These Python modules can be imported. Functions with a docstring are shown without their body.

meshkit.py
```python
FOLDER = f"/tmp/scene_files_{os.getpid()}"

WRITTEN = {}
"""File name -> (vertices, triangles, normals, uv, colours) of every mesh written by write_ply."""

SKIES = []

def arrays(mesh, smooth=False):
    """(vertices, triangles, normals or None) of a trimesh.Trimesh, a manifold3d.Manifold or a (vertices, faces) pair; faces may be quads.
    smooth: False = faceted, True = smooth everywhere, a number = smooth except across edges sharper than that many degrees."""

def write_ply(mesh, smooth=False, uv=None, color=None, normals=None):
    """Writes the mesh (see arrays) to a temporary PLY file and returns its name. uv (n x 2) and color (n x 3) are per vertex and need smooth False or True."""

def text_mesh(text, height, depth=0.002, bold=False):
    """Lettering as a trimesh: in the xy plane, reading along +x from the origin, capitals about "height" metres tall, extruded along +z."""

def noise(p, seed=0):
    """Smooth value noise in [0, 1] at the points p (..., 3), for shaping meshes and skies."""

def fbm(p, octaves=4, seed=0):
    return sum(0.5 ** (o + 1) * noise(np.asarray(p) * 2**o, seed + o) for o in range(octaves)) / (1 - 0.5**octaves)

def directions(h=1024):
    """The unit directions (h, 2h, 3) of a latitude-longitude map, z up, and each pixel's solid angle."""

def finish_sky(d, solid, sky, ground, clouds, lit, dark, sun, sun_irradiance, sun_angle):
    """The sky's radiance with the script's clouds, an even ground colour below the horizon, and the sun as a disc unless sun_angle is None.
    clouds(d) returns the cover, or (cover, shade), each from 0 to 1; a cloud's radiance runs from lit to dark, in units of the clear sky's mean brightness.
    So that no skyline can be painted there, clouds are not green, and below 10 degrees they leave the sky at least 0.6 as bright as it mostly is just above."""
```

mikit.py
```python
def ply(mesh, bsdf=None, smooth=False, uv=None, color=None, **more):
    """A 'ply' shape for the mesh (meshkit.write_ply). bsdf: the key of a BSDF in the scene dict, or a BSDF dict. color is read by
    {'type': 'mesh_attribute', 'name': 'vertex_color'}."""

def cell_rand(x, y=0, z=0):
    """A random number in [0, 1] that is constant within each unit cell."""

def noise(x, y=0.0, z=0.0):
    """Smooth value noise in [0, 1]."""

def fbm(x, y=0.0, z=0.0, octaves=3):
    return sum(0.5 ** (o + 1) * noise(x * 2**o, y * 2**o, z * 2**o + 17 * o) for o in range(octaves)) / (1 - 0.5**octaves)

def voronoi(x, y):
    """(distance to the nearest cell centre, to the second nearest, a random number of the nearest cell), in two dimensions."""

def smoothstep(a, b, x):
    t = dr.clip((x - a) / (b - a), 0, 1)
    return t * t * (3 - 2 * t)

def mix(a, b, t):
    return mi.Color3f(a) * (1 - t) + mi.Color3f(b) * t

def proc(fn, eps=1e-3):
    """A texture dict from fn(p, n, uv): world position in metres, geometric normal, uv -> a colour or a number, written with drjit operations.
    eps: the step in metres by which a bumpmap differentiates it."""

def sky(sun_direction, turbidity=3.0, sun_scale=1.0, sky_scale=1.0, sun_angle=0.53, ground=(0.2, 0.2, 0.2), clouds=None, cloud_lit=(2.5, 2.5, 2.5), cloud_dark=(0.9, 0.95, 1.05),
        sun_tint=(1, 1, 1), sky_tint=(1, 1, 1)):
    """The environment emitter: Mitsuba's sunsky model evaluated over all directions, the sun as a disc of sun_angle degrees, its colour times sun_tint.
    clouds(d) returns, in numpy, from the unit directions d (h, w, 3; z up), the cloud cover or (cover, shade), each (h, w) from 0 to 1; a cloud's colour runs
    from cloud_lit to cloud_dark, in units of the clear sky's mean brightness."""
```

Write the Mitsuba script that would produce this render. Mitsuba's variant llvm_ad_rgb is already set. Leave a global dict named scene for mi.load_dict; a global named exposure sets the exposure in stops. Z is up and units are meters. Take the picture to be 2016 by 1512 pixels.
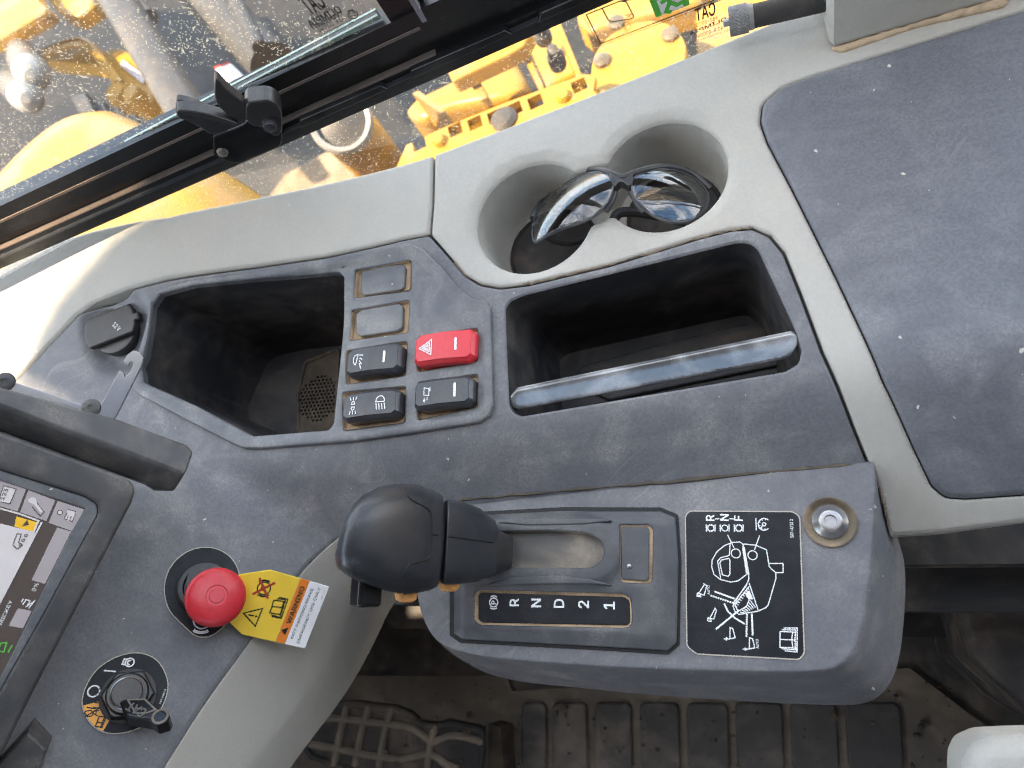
import math, random
import numpy as np, trimesh, mitsuba as mi, drjit as dr
import mikit, meshkit
import shapely
from shapely.geometry import Polygon, LineString, MultiPolygon, Point
from shapely import affinity
from scipy.spatial import Delaunay, cKDTree
from mikit import noise, fbm, voronoi, smoothstep, mix, proc

T = mi.ScalarTransform4f
scene, labels = {}, {}
rng = np.random.default_rng(7)

# ------------------------------------------------------------------ camera, sky, exposure
F, CX, CY, EYEH = 1450.0, 1008.0, 756.0, 0.45
_N = np.array([552, 494, F]); _N /= np.linalg.norm(_N)
_X = np.array([4175, -414, -F]); _X -= _N * (_X @ _N); _X /= np.linalg.norm(_X)
RM = np.stack([_X, np.cross(-_N, _X), -_N])
EYE = np.array([0, 0, EYEH])
_fw, _up = RM @ np.array([0, 0, 1.0]), RM @ np.array([0, -1.0, 0])
scene['camera'] = {'type': 'thinlens', 'fov': math.degrees(2 * math.atan(CX / F)), 'fov_axis': 'x', 'near_clip': 0.01, 'far_clip': 200.0,
                   'aperture_radius': 0.0014, 'focus_distance': 0.51,
                   'to_world': T().look_at(origin=EYE.tolist(), target=(EYE + _fw).tolist(), up=_up.tolist())}
SUN = (-0.50, -0.25, 0.83)
def clouds(d):
    c = meshkit.fbm(d * np.array([3.0, 3.0, 5.0]) + 4.0, 4, seed=3)
    return np.clip((c - 0.42) * 5, 0, 1) * 0.85, np.clip((0.62 - c) * 2, 0, 1) * 0.4
scene['sky'] = mikit.sky(SUN, turbidity=3, ground=(0.30, 0.26, 0.2), clouds=clouds, sun_scale=0.6, sun_angle=1.2, sun_tint=(1.05, 1.0, 0.90), sky_tint=(1.10, 1.0, 0.87))
exposure = 4.55

# ------------------------------------------------------------------ view rays and planes (to place real points measured on the photograph)
def ray(u, v):
    return RM @ np.array([(u - CX) / F, (v - CY) / F, 1.0])
def P(u, v, z=0.0):
    d = ray(u, v)
    return EYE + d * ((z - EYEH) / d[2])

def softplus(x, k):
    return k * np.logaddexp(0, x / k)
def sstep(a, b, x):
    t = np.clip((x - a) / (b - a), 0, 1); return t * t * (3 - 2 * t)
def H(x, y):
    """Height of the console's moulded surface."""
    x, y = np.asarray(x, float), np.asarray(y, float)
    slope = -0.78 * softplus((0.139 + 0.065 * x) - y, 0.009)
    slope = slope + 0.058 * sstep(-0.22, -0.50, x) * sstep(0.20, 0.36, y)
    D = -0.040 + 0.90 * (-0.325 - 0.30 * (y - 0.05) - x) - 3.0 * softplus(y - 0.105, 0.012)
    D = np.minimum(D, 0.16)
    k = 0.014
    return k * np.logaddexp(slope / k, D / k)
def PH(u, v, off=0.0):
    """Where the ray through a photo pixel meets the console surface."""
    d = ray(u, v); t = np.linspace(0.15, 1.6, 700)
    q = EYE + d * t[:, None]
    f = q[:, 2] - H(q[:, 0], q[:, 1]) - off
    i = int(np.argmax(f < 0))
    a, b = t[max(i - 1, 0)], t[i]
    for _ in range(30):
        m = 0.5 * (a + b); q = EYE + d * m
        if q[2] - H(q[0], q[1]) - off > 0: a = m
        else: b = m
    return EYE + d * b

class Frame:
    """A plane with its own axes; px() gives the plane coordinates seen at a photo pixel."""
    def __init__(s, p, n, x=None):
        s.p = np.asarray(p, float); s.n = np.asarray(n, float) / np.linalg.norm(n)
        x = np.array([1.0, 0, 0]) if x is None else np.asarray(x, float)
        x = x - s.n * (x @ s.n); s.x = x / np.linalg.norm(x); s.y = np.cross(s.n, s.x)
    def px(s, u, v, h=0.0):
        d = ray(u, v); t = ((s.p + s.n * h - EYE) @ s.n) / (d @ s.n); q = EYE + d * t - s.p
        return np.array([q @ s.x, q @ s.y])
    def poly(s, pts, h=0.0):
        return Polygon([s.px(u, v, h) for u, v in pts]).buffer(0)
    def w(s, q):
        q = np.asarray(q, float)
        return s.p + q[..., :1] * s.x + q[..., 1:2] * s.y + (q[..., 2:3] * s.n if q.shape[-1] > 2 else 0)
    def put(s, m):
        m = m.copy(); m.vertices = s.w(np.array(m.vertices)); return m
    def up(s, h):
        return Frame(s.p + s.n * h, s.n, s.x)
LEVEL = Frame((0, 0, 0), (0, 0, 1))

# ------------------------------------------------------------------ mesh helpers
def resample(r, n):
    r = np.asarray(r, float)
    r = np.vstack([r, r[:1]]); s = np.concatenate([[0], np.cumsum(np.linalg.norm(np.diff(r, axis=0), axis=1))])
    t = np.linspace(0, s[-1], n, endpoint=False)
    return np.stack([np.interp(t, s, r[:, k]) for k in range(r.shape[1])], 1)
def rounded(poly, r):
    return poly.buffer(-r).buffer(2 * r).buffer(-r)
def chaikin(pts, n=2, closed=True):
    p = np.asarray(pts, float)
    for _ in range(n):
        q = np.roll(p, -1, axis=0) if closed else p[1:]
        a = p if closed else p[:-1]
        c = np.empty((2 * len(a), p.shape[1])); c[0::2] = 0.75 * a + 0.25 * q; c[1::2] = 0.25 * a + 0.75 * q
        p = c if closed else np.vstack([p[:1], c, p[-1:]])
    return p
def dens(line, step):
    L = line.length; n = max(8, int(L / step))
    return np.array([line.interpolate(L * i / n).coords[0] for i in range(n)])
def rings_of(poly):
    for g in getattr(poly, 'geoms', [poly]):
        if g.geom_type == 'Polygon' and not g.is_empty:
            yield g.exterior
            yield from g.interiors
def panel(poly, zf=None, r=0.003, skirt=0.006, step=0.006, edge=0.0025, frame=None, hole_r=None):
    """A moulded sheet over poly (plane coordinates) at height zf, its edges rounded by r, its rim going down by skirt."""
    zf = zf or (lambda x, y: np.zeros_like(np.asarray(x, float)))
    loops = [dens(l, edge) for l in rings_of(poly)]
    pts, lev = [np.vstack(loops)], [np.full(sum(map(len, loops)), r)]
    for k, a in enumerate((25, 50, 75, 90)):
        d = r * (1 - math.cos(math.radians(a))) if False else r * math.sin(math.radians(a)) if False else r * (1 - math.cos(math.radians(a)))
        q = poly.buffer(-max(d, 1e-5))
        ls = [dens(l, edge) for l in rings_of(q)]
        if ls:
            pts.append(np.vstack(ls)); lev.append(np.full(len(pts[-1]), r * (1 - math.sin(math.radians(a)))))
    inner = poly.buffer(-r - step * 0.5)
    x0, y0, x1, y1 = poly.bounds
    gx, gy = np.meshgrid(np.arange(x0, x1, step), np.arange(y0, y1, step * 0.87))
    gx[1::2] += step / 2
    g = np.stack([gx.ravel(), gy.ravel()], 1) + rng.normal(0, step * 0.03, (gx.size, 2))
    if not inner.is_empty:
        shapely.prepare(inner)
        g = g[shapely.contains_xy(inner, g[:, 0], g[:, 1])]
        pts.append(g); lev.append(np.zeros(len(g)))
    p, lev = np.vstack(pts), np.concatenate(lev)
    tri = Delaunay(p).simplices
    big = poly.buffer(1e-6); shapely.prepare(big)
    c = p[tri].mean(1)
    tri = tri[shapely.contains_xy(big, c[:, 0], c[:, 1])]
    a = p[tri]; area = (a[:, 1, 0] - a[:, 0, 0]) * (a[:, 2, 1] - a[:, 0, 1]) - (a[:, 1, 1] - a[:, 0, 1]) * (a[:, 2, 0] - a[:, 0, 0])
    tri = tri[np.abs(area) > 1e-12]; area = area[np.abs(area) > 1e-12]
    tri[area < 0] = tri[area < 0][:, ::-1]
    z = zf(p[:, 0], p[:, 1]) - lev
    v = [np.column_stack([p, z])]; f = [tri]; n = len(p); at = 0
    for l in loops:
        i = np.arange(len(l)); j = (i + 1) % len(l)
        low = np.column_stack([l, z[at + i] - skirt])
        v.append(low)
        f.append(np.vstack([np.stack([at + i, n + i, n + j], 1), np.stack([at + i, n + j, at + j], 1)]))
        at += len(l); n += len(l)
    m = trimesh.Trimesh(np.vstack(v), np.vstack(f), process=False)
    return frame.put(m) if frame else m
def loft(rings, cap0=True, cap1=True, closed=True):
    n = len(rings[0]); v = [np.asarray(r, float) for r in rings]; f = []
    i = np.arange(n if closed else n - 1); j = (i + 1) % n
    for k in range(len(rings) - 1):
        a, b = k * n, (k + 1) * n
        f.append(np.stack([a + i, a + j, b + j], 1)); f.append(np.stack([a + i, b + j, b + i], 1))
    tot = len(rings) * n
    for cap, ring, base, flip in ((cap0, v[0], 0, True), (cap1, v[-1], (len(rings) - 1) * n, False)):
        if cap:
            v.append(ring.mean(0)[None]); t = np.stack([base + i, base + j, np.full(len(i), tot)], 1)
            f.append(t[:, ::-1] if flip else t); tot += 1
    return trimesh.Trimesh(np.vstack(v), np.vstack(f), process=False)
def slab(poly, frame, h0, h1, r=0.0, zf=None):
    """A plate over poly between heights h0 and h1 of the frame, upper edges rounded by r."""
    ms = []
    for g in getattr(poly, 'geoms', [poly]):
        if g.is_empty: continue
        if r > 0:
            ms.append(panel(g, (lambda x, y: np.full(np.shape(x), h1)) if zf is None else zf, r, h1 - h0 - r, step=max(0.004, math.sqrt(g.area) / 14), edge=max(0.0008, min(0.004, math.sqrt(g.area) / 25))))
        else:
            m = trimesh.creation.extrude_polygon(g, h1 - h0, engine='earcut'); m.apply_translation((0, 0, h0))
            if zf is not None: m.vertices = np.column_stack([m.vertices[:, :2], m.vertices[:, 2] + zf(m.vertices[:, 0], m.vertices[:, 1])])
            ms.append(m)
    return frame.put(trimesh.util.concatenate(ms))
def ink(lines, w):
    """Flat print: strokes [(points, closed)] or filled Polygons in plane coordinates -> one shapely shape."""
    out = []
    for l in lines:
        if hasattr(l, 'geom_type'): out.append(l)
        else: out.append(LineString(list(l) ).buffer(w / 2, cap_style=2, join_style=2))
    return shapely.union_all(out)
def print_mesh(shape, frame, h=0.0002, zf=None):
    return slab(MultiPolygon([g for g in getattr(shape, 'geoms', [shape]) if g.geom_type == 'Polygon' and g.area > 1e-10]), frame, h - 0.00015, h, 0, zf)
def circle(c, r, n=40, a0=0, a1=360):
    a = np.radians(np.linspace(a0, a1, n)); return np.stack([c[0] + r * np.cos(a), c[1] + r * np.sin(a)], 1)
def text(frame, s, at, to, cap, bold=False, mirror=False, center=False, h=0.0002, depth=0.00015, spread=None, zf=None):
    """Lettering on a frame, baseline from plane point at towards plane point to, capitals cap metres tall."""
    m = meshkit.text_mesh(s, cap, depth, bold)
    v = np.array(m.vertices); d = np.asarray(to, float) - at; L = np.linalg.norm(d); d /= L
    nrm = np.array([-d[1], d[0]])
    if spread: v[:, 0] *= spread / max(v[:, 0].max(), 1e-9)
    if center: v[:, 0] -= (v[:, 0].min() + v[:, 0].max()) / 2
    if center == 2: v[:, 1] -= cap / 2
    if mirror: nrm = -nrm
    q = np.asarray(at) + v[:, :1] * d + v[:, 1:2] * nrm
    m.vertices = np.column_stack([q, v[:, 2] + h + (zf(q[:, 0], q[:, 1]) if zf is not None else 0)])
    if mirror: m.invert()
    return frame.put(m)
def tube(pts, r, sides=10, caps=True):
    p = np.asarray(pts, float); t = np.gradient(p, axis=0); t /= np.linalg.norm(t, axis=1, keepdims=True)
    a = np.cross(t[0], [0.3, 0.2, 0.93]); a /= np.linalg.norm(a); rings = []
    r = np.broadcast_to(r, (len(p),)); ang = np.arange(sides) * 2 * np.pi / sides
    for k in range(len(p)):
        a = a - t[k] * (a @ t[k]); a /= np.linalg.norm(a); b = np.cross(t[k], a)
        rings.append(p[k] + r[k] * (np.cos(ang)[:, None] * a + np.sin(ang)[:, None] * b))
    return loft(rings, caps, caps)
def lathe(prof, frame, sides=40):
    """prof [(radius, height)] turned about the frame's normal."""
    a = np.arange(sides) * 2 * np.pi / sides
    return loft([frame.w(np.stack([r * np.cos(a), r * np.sin(a), np.full(sides, h)], 1)) for r, h in prof], prof[0][0] > 1e-6, True)
def bx(a, b, frame=LEVEL):
    m = trimesh.creation.box(extents=np.subtract(b, a)); m.apply_translation((np.asarray(a, float) + b) / 2)
    return frame.put(m)
def cat(*ms):
    return trimesh.util.concatenate([m for m in ms])
def add(key, mesh, mat, smooth=35):
    k, i = key, 0
    while k in scene or k in labels and any(x.startswith(k + '__') for x in scene):
        i += 1; k = f'{key}_{i:03d}'
    scene[k] = mikit.ply(mesh, mat, smooth=smooth)
    return k
def name(key):
    k, i = key, 0
    while k in scene or k in labels: i += 1; k = f'{key}_{i:03d}'
    return k
def thing(key, label, cat_, group=None, kind=None):
    k = name(key); labels[k] = {'label': label, 'category': cat_}
    if group: labels[k]['group'] = group
    if kind: labels[k] = {'kind': kind}
    return k
def structure(key, mesh, mat, smooth=False):
    k = add(key, mesh, mat, smooth); labels[k] = {'kind': 'structure'}; return k

# ------------------------------------------------------------------ materials
def rgb(*c): return {'type': 'rgb', 'value': list(c)}
def C(*c): return mi.Color3f(*c)
def bsdf(key, base, rough=0.5, spec=0.5, metallic=0.0, bump=None, clear=0.0, eps=3e-4):
    b = {'type': 'principled', 'base_color': proc(base) if callable(base) else rgb(*base), 'roughness': proc(rough) if callable(rough) else rough, 'specular': spec, 'metallic': metallic}
    if clear: b['clearcoat'] = clear; b['clearcoat_gloss'] = 0.9
    if bump: b = {'type': 'bumpmap', 'texture': proc(bump, eps), 'scale': 1.0, 'bsdf': b}
    scene[key] = {'type': 'twosided', 'bsdf': b}
    return key
def leather(scale, height):
    def f(p, n, uv):
        return height * (noise(p.x * scale, p.y * scale, p.z * scale) + 0.5 * noise(p.x * scale * 2.1, p.y * scale * 2.1, p.z * scale * 2.1))
    return f
def dusty(base, dust, amount, tint=None, wear=0.3, specks=0.0, scale=9.0, grain=0.08, scratch=0.0):
    """Plastic with drifted dust, rubbed-in pale streaks in its grain and dried splashes."""
    def f(p, n, uv):
        wx, wy = 0.035 * noise(p.x * 23 + 5, p.y * 23, p.z * 23), 0.035 * noise(p.y * 23 + 9, p.z * 23, p.x * 23)
        rx, ry, rz = 0.8 * p.x + 0.6 * p.y + wx, 0.74 * p.y - 0.55 * p.x + 0.38 * p.z + wy, 0.9 * p.z - 0.3 * p.y
        big = fbm(rx * scale, ry * scale, rz * scale, 4)
        fine = noise(p.x * 1300, p.y * 1300, p.z * 1300)
        mid = fbm(rx * 60, ry * 60, rz * 60, 3)
        m = smoothstep(0.38, 0.78, big * 0.65 + mid * 0.35) * amount
        g = smoothstep(0.36, 0.85, mid) * (0.25 + 0.75 * smoothstep(0.3, 0.85, fine)) * wear * smoothstep(0.25, 0.75, big)
        g = g + wear * 0.35 * smoothstep(0.55, 0.8, fbm(p.x * 25 + 11, p.y * 120, p.z * 60, 2)) * fine
        c = mix(C(*base), C(*dust), dr.clip(m + g, 0, 1))
        if tint is not None:
            c = mix(c, C(*tint), 0.5 * smoothstep(0.55, 0.8, fbm(p.x * 5 + 7, p.y * 5, p.z * 5, 2)))
        c = c * (1 - grain / 2 + grain * noise(p.x * 750, p.y * 750, p.z * 750))  # speckles the colour with the tiny shade of the relief grain
        if scratch:
            line = smoothstep(0.030, 0.0, dr.abs(noise(rx * 9 + 3, ry * 260, rz * 20) - 0.5))
            c = mix(c, C(*dust), scratch * line * smoothstep(0.58, 0.75, fbm(rx * 12 + 31, ry * 12, rz * 12, 2)))
        if specks:
            d, d2, k = voronoi(p.x * 75 + 0.10 * noise(p.x * 700, p.y * 700), p.y * 75 + 0.10 * noise(p.y * 700, p.x * 700))
            kk = dr.clip((k - (1 - specks)) / specks, 0, 1)
            hit = smoothstep(1.0, 0.6, d / (0.03 + 0.10 * dr.square(dr.square(kk)))) * dr.select(k > 1 - specks, 1.0, 0.0)
            c = mix(c, C(0.55, 0.52, 0.46), hit * 0.8)
        return c
    return f
TAN = (0.30, 0.22, 0.14)
bsdf('light_plastic', dusty((0.39, 0.372, 0.328), (0.45, 0.415, 0.35), 0.40, tint=(0.30, 0.265, 0.21), wear=0.10, specks=0.03, grain=0.08), 0.55, 0.35, bump=leather(600, 0.00020))
bsdf('dark_plastic', dusty((0.120, 0.122, 0.131), (0.38, 0.36, 0.33), 0.14, wear=0.42, specks=0.10, grain=0.26, scratch=0.22), 0.46, 0.35, bump=leather(600, 0.00022))
bsdf('lid_plastic', dusty((0.114, 0.118, 0.130), (0.36, 0.36, 0.36), 0.18, wear=0.30, specks=0.16, scale=6.0, grain=0.24, scratch=0.16), 0.46, 0.35, bump=leather(600, 0.00022))
bsdf('bezel_plastic', dusty((0.084, 0.090, 0.099), (0.36, 0.34, 0.31), 0.22, wear=0.45, specks=0.06, grain=0.22), 0.42, 0.5, bump=leather(800, 0.00010))
bsdf('bin_plastic', dusty((0.026, 0.026, 0.028), (0.13, 0.115, 0.10), 0.35, wear=0.45, scale=16), 0.55, 0.4)
bsdf('plate_plastic', dusty((0.050, 0.053, 0.060), (0.26, 0.24, 0.21), 0.14, wear=0.35, scale=22), 0.40, 0.5)
bsdf('knob_plastic', dusty((0.020, 0.022, 0.026), (0.10, 0.09, 0.085), 0.10, wear=0.12), 0.36, 0.55, bump=leather(900, 0.00004))
bsdf('black_plastic', dusty((0.018, 0.018, 0.019), (0.12, 0.10, 0.08), 0.12, wear=0.15), 0.38, 0.5)
bsdf('monitor_plastic', dusty((0.040, 0.041, 0.043), (0.22, 0.20, 0.175), 0.30, wear=0.35), 0.45, 0.4, bump=leather(700, 0.00012))
bsdf('gloss_black', dusty((0.009, 0.009, 0.010), (0.2, 0.2, 0.19), 0.06, wear=0.08), 0.20, 0.35)
bsdf('bar_gloss', dusty((0.075, 0.077, 0.081), (0.40, 0.40, 0.395), 0.80, wear=0.55, scale=34), 0.12, 0.9, clear=1.0)  # pale mottling is dust plus sky reflection painted into the black bar
bsdf('switch_plastic', dusty((0.028, 0.031, 0.036), (0.16, 0.15, 0.14), 0.10, wear=0.15), 0.30, 0.55)
bsdf('decal_black', dusty((0.013, 0.014, 0.017), (0.13, 0.13, 0.12), 0.07, wear=0.22), 0.45, 0.18)
bsdf('white_print', (0.72, 0.72, 0.71), 0.5, 0.3)
bsdf('edge_print', (0.42, 0.38, 0.32), 0.5, 0.3)
bsdf('black_print', (0.015, 0.015, 0.015), 0.5, 0.3)
bsdf('red_print', (0.42, 0.05, 0.03), 0.5, 0.3)
bsdf('green_print', (0.10, 0.50, 0.06), 0.5, 0.3)
bsdf('red_plastic', dusty((0.60, 0.022, 0.034), (0.5, 0.22, 0.2), 0.08, wear=0.10), 0.33, 0.5)
bsdf('orange_plastic', dusty((0.75, 0.36, 0.11), (0.6, 0.45, 0.3), 0.15, wear=0.1), 0.45, 0.4)
bsdf('tag_yellow', (0.88, 0.60, 0.055), 0.42, 0.4)
bsdf('tag_orange', (0.78, 0.22, 0.03), 0.42, 0.4)
bsdf('tag_white', (0.84, 0.83, 0.82), 0.42, 0.4)
bsdf('warn_orange', (0.80, 0.36, 0.055), 0.42, 0.4)
bsdf('dust_tan', dusty((0.46, 0.34, 0.22), (0.16, 0.12, 0.08), 0.5, wear=0.4, scale=60), 0.9, 0.1)
bsdf('grille_dust', dusty((0.065, 0.056, 0.045), (0.16, 0.125, 0.09), 0.7, wear=0.4, scale=30), 0.8, 0.2)
bsdf('edge_dust', dusty((0.17, 0.135, 0.10), (0.28, 0.22, 0.16), 0.7, wear=0.4, scale=60), 0.9, 0.1)
bsdf('cup_floor', dusty((0.020, 0.018, 0.016), (0.11, 0.08, 0.055), 0.6, wear=0.4, scale=30), 0.5, 0.4)
bsdf('steel', dusty((0.36, 0.36, 0.37), (0.30, 0.26, 0.2), 0.35, wear=0.3), 0.32, 0.5, metallic=0.85)
bsdf('bracket_steel', dusty((0.26, 0.27, 0.30), (0.42, 0.40, 0.36), 0.5, wear=0.3, scale=30), 0.34, 0.5, metallic=0.6)
bsdf('brass', dusty((0.10, 0.078, 0.052), (0.30, 0.22, 0.14), 0.4, wear=0.4, scale=60), 0.42, 0.5, metallic=0.5)
bsdf('rubber', dusty((0.030, 0.030, 0.031), (0.17, 0.135, 0.105), 0.45, wear=0.45, scale=14), 0.65, 0.3)
bsdf('floor_mat', dusty((0.068, 0.066, 0.065), (0.19, 0.163, 0.138), 0.75, wear=0.5, scale=7), 0.75, 0.25, bump=leather(500, 0.0003))
bsdf('mat_rib', dusty((0.13, 0.115, 0.098), (0.26, 0.215, 0.165), 0.8, wear=0.5, scale=10), 0.8, 0.2)
bsdf('screen_light', (0.60, 0.56, 0.54), 0.25, 0.5)
bsdf('screen_grey', (0.36, 0.32, 0.32), 0.25, 0.5)
bsdf('screen_brown', (0.085, 0.068, 0.060), 0.25, 0.5)
bsdf('screen_yellow', (0.78, 0.45, 0.04), 0.25, 0.5)
bsdf('window_black', dusty((0.007, 0.007, 0.007), (0.05, 0.043, 0.038), 0.10, wear=0.15, scale=16), 0.30, 0.45)
bsdf('felt', dusty((0.13, 0.105, 0.09), (0.08, 0.062, 0.052), 0.5, wear=0.2, scale=40), 0.9, 0.1)
bsdf('glass_edge_green', dusty((0.26, 0.34, 0.28), (0.45, 0.45, 0.36), 0.5, wear=0.4, scale=60), 0.2, 0.6)
scene['dust_fleck'] = {'type': 'principledthin', 'base_color': rgb(0.62, 0.55, 0.42), 'roughness': 0.8, 'diff_trans': 1.1, 'spec_trans': 0.0}
bsdf('headliner', (0.24, 0.23, 0.22), 0.8, 0.2)
def machine(p, n, uv):
    c = mix(C(0.34, 0.185, 0.014), C(0.26, 0.13, 0.010), fbm(p.x * 6, p.y * 6, p.z * 6, 3))
    mud = smoothstep(0.52, 0.72, fbm(p.x * 14 + 3, p.y * 14, p.z * 14, 4))
    return mix(c, C(0.20, 0.14, 0.085), mud * 0.55)
bsdf('machine_yellow', machine, 0.38, 0.5)
bsdf('machine_dark', dusty((0.006, 0.006, 0.006), (0.030, 0.025, 0.019), 0.5, wear=0.4, scale=5), 0.6, 0.3)
bsdf('machine_grey', dusty((0.034, 0.034, 0.034), (0.085, 0.068, 0.05), 0.5, wear=0.4, scale=6), 0.5, 0.4)
bsdf('fitting_grey', dusty((0.24, 0.235, 0.23), (0.30, 0.26, 0.2), 0.4), 0.4, 0.5)
bsdf('chrome', dusty((0.14, 0.14, 0.135), (0.12, 0.10, 0.08), 0.4), 0.32, 0.5, metallic=0.7)
bsdf('lamp_white', dusty((0.20, 0.195, 0.18), (0.14, 0.12, 0.09), 0.4), 0.3, 0.5)
def soil(p, n, uv):
    return mix(C(0.12, 0.09, 0.06), C(0.28, 0.21, 0.145), fbm(p.x * 3, p.y * 3, p.z * 3, 4)) * (0.7 + 0.5 * noise(p.x * 40, p.y * 40, 0))
bsdf('soil', soil, 0.95, 0.1)
def film(p, n, uv):
    return 0.004 + 0.045 * fbm(p.x * 9, p.y * 9, p.z * 9, 3) * fbm(p.x * 70, p.y * 70, p.z * 70, 3)
scene['pane_glass'] = {'type': 'blendbsdf', 'weight': proc(film), 'a': {'type': 'thindielectric', 'int_ior': 1.5},
                       'b': {'type': 'principledthin', 'base_color': rgb(0.80, 0.74, 0.62), 'roughness': 0.8, 'diff_trans': 1.0, 'spec_trans': 0.0}}
scene['lens_glass'] = {'type': 'thindielectric', 'int_ior': 1.62, 'specular_transmittance': rgb(0.36, 0.36, 0.37)}
bsdf('lens_edge', (0.05, 0.052, 0.056), 0.15, 0.8)

# ------------------------------------------------------------------ large structure: ground, cab floor, cab shell
structure('ground', bx((-40, -40, -2.3), (40, 40, -2.2)), 'soil')
def xyH(pts): return [PH(u, v)[:2] for u, v in pts]
FLOOR = -0.56
structure('cab_floor', bx((-1.6, -1.3, FLOOR - 0.03), (1.2, 0.16, FLOOR)), 'floor_mat')
sh = thing('cab_shell', 'dark cab shell around the operator place with roof, pillars, walls and added shade boxes', 'cab')
_sd = np.array(SUN) / np.linalg.norm(SUN)
def to_roof(u, v):
    q = PH(u, v); return (q + _sd * ((0.95 - q[2]) / _sd[2]))[:2]
rf = Polygon([(1.0, -1.35), (1.0, 0.14), (to_roof(364, 422)[0] + 0.05, 0.14), *[to_roof(*q) for q in ((364, 422), (201, 500), (139, 545), (104, 587), (70, 653), (31, 740), (-20, 860))], (-1.30, -0.2), (-1.30, -1.35)]).buffer(0)  # unseen roof, its edge shaped to cast the border of the sun patch
add(sh + '__roof', slab(rf, LEVEL, 0.95, 1.05), 'headliner', False)
add(sh + '__rear_wall', bx((1.0, -1.35, -0.6), (1.05, 0.10, 0.95)), 'headliner', False)  # unseen wall, made full height to shut out light from behind
add(sh + '__door_panel', bx((-1.3, -1.40, -0.6), (1.0, -1.35, 0.72)), 'headliner', False)  # unseen side, raised to cut the light from the driver side
add(sh + '__front_wall', bx((-1.65, -1.35, -0.6), (-1.6, 0.3, 0.12)), 'black_plastic', False)
for a, b in (((0.92, 0.06), (1.0, 0.12)), ((0.92, -1.35), (1.0, -1.27)), ((-1.28, -1.35), (-1.20, -1.27))):
    add(sh + '__pillar', bx((*a, 0.0), (*b, 0.95)), 'window_black', False)
add(sh + '__dash_shade_box', bx((-1.6, -1.3, -0.12), (-0.66, -0.13, 0.02)), 'black_plastic', False)  # unseen box added to keep the sun off the footwell floor
add(sh + '__dash_shade_box', bx((-1.6, -0.128, -0.12), (-0.76, 0.15, 0.0)), 'black_plastic', False)  # second added box, closing the sun path beside the first
st_ = thing('operator_seat', 'unseen black operator seat with tall backrest, added to block light', 'seat')
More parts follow.
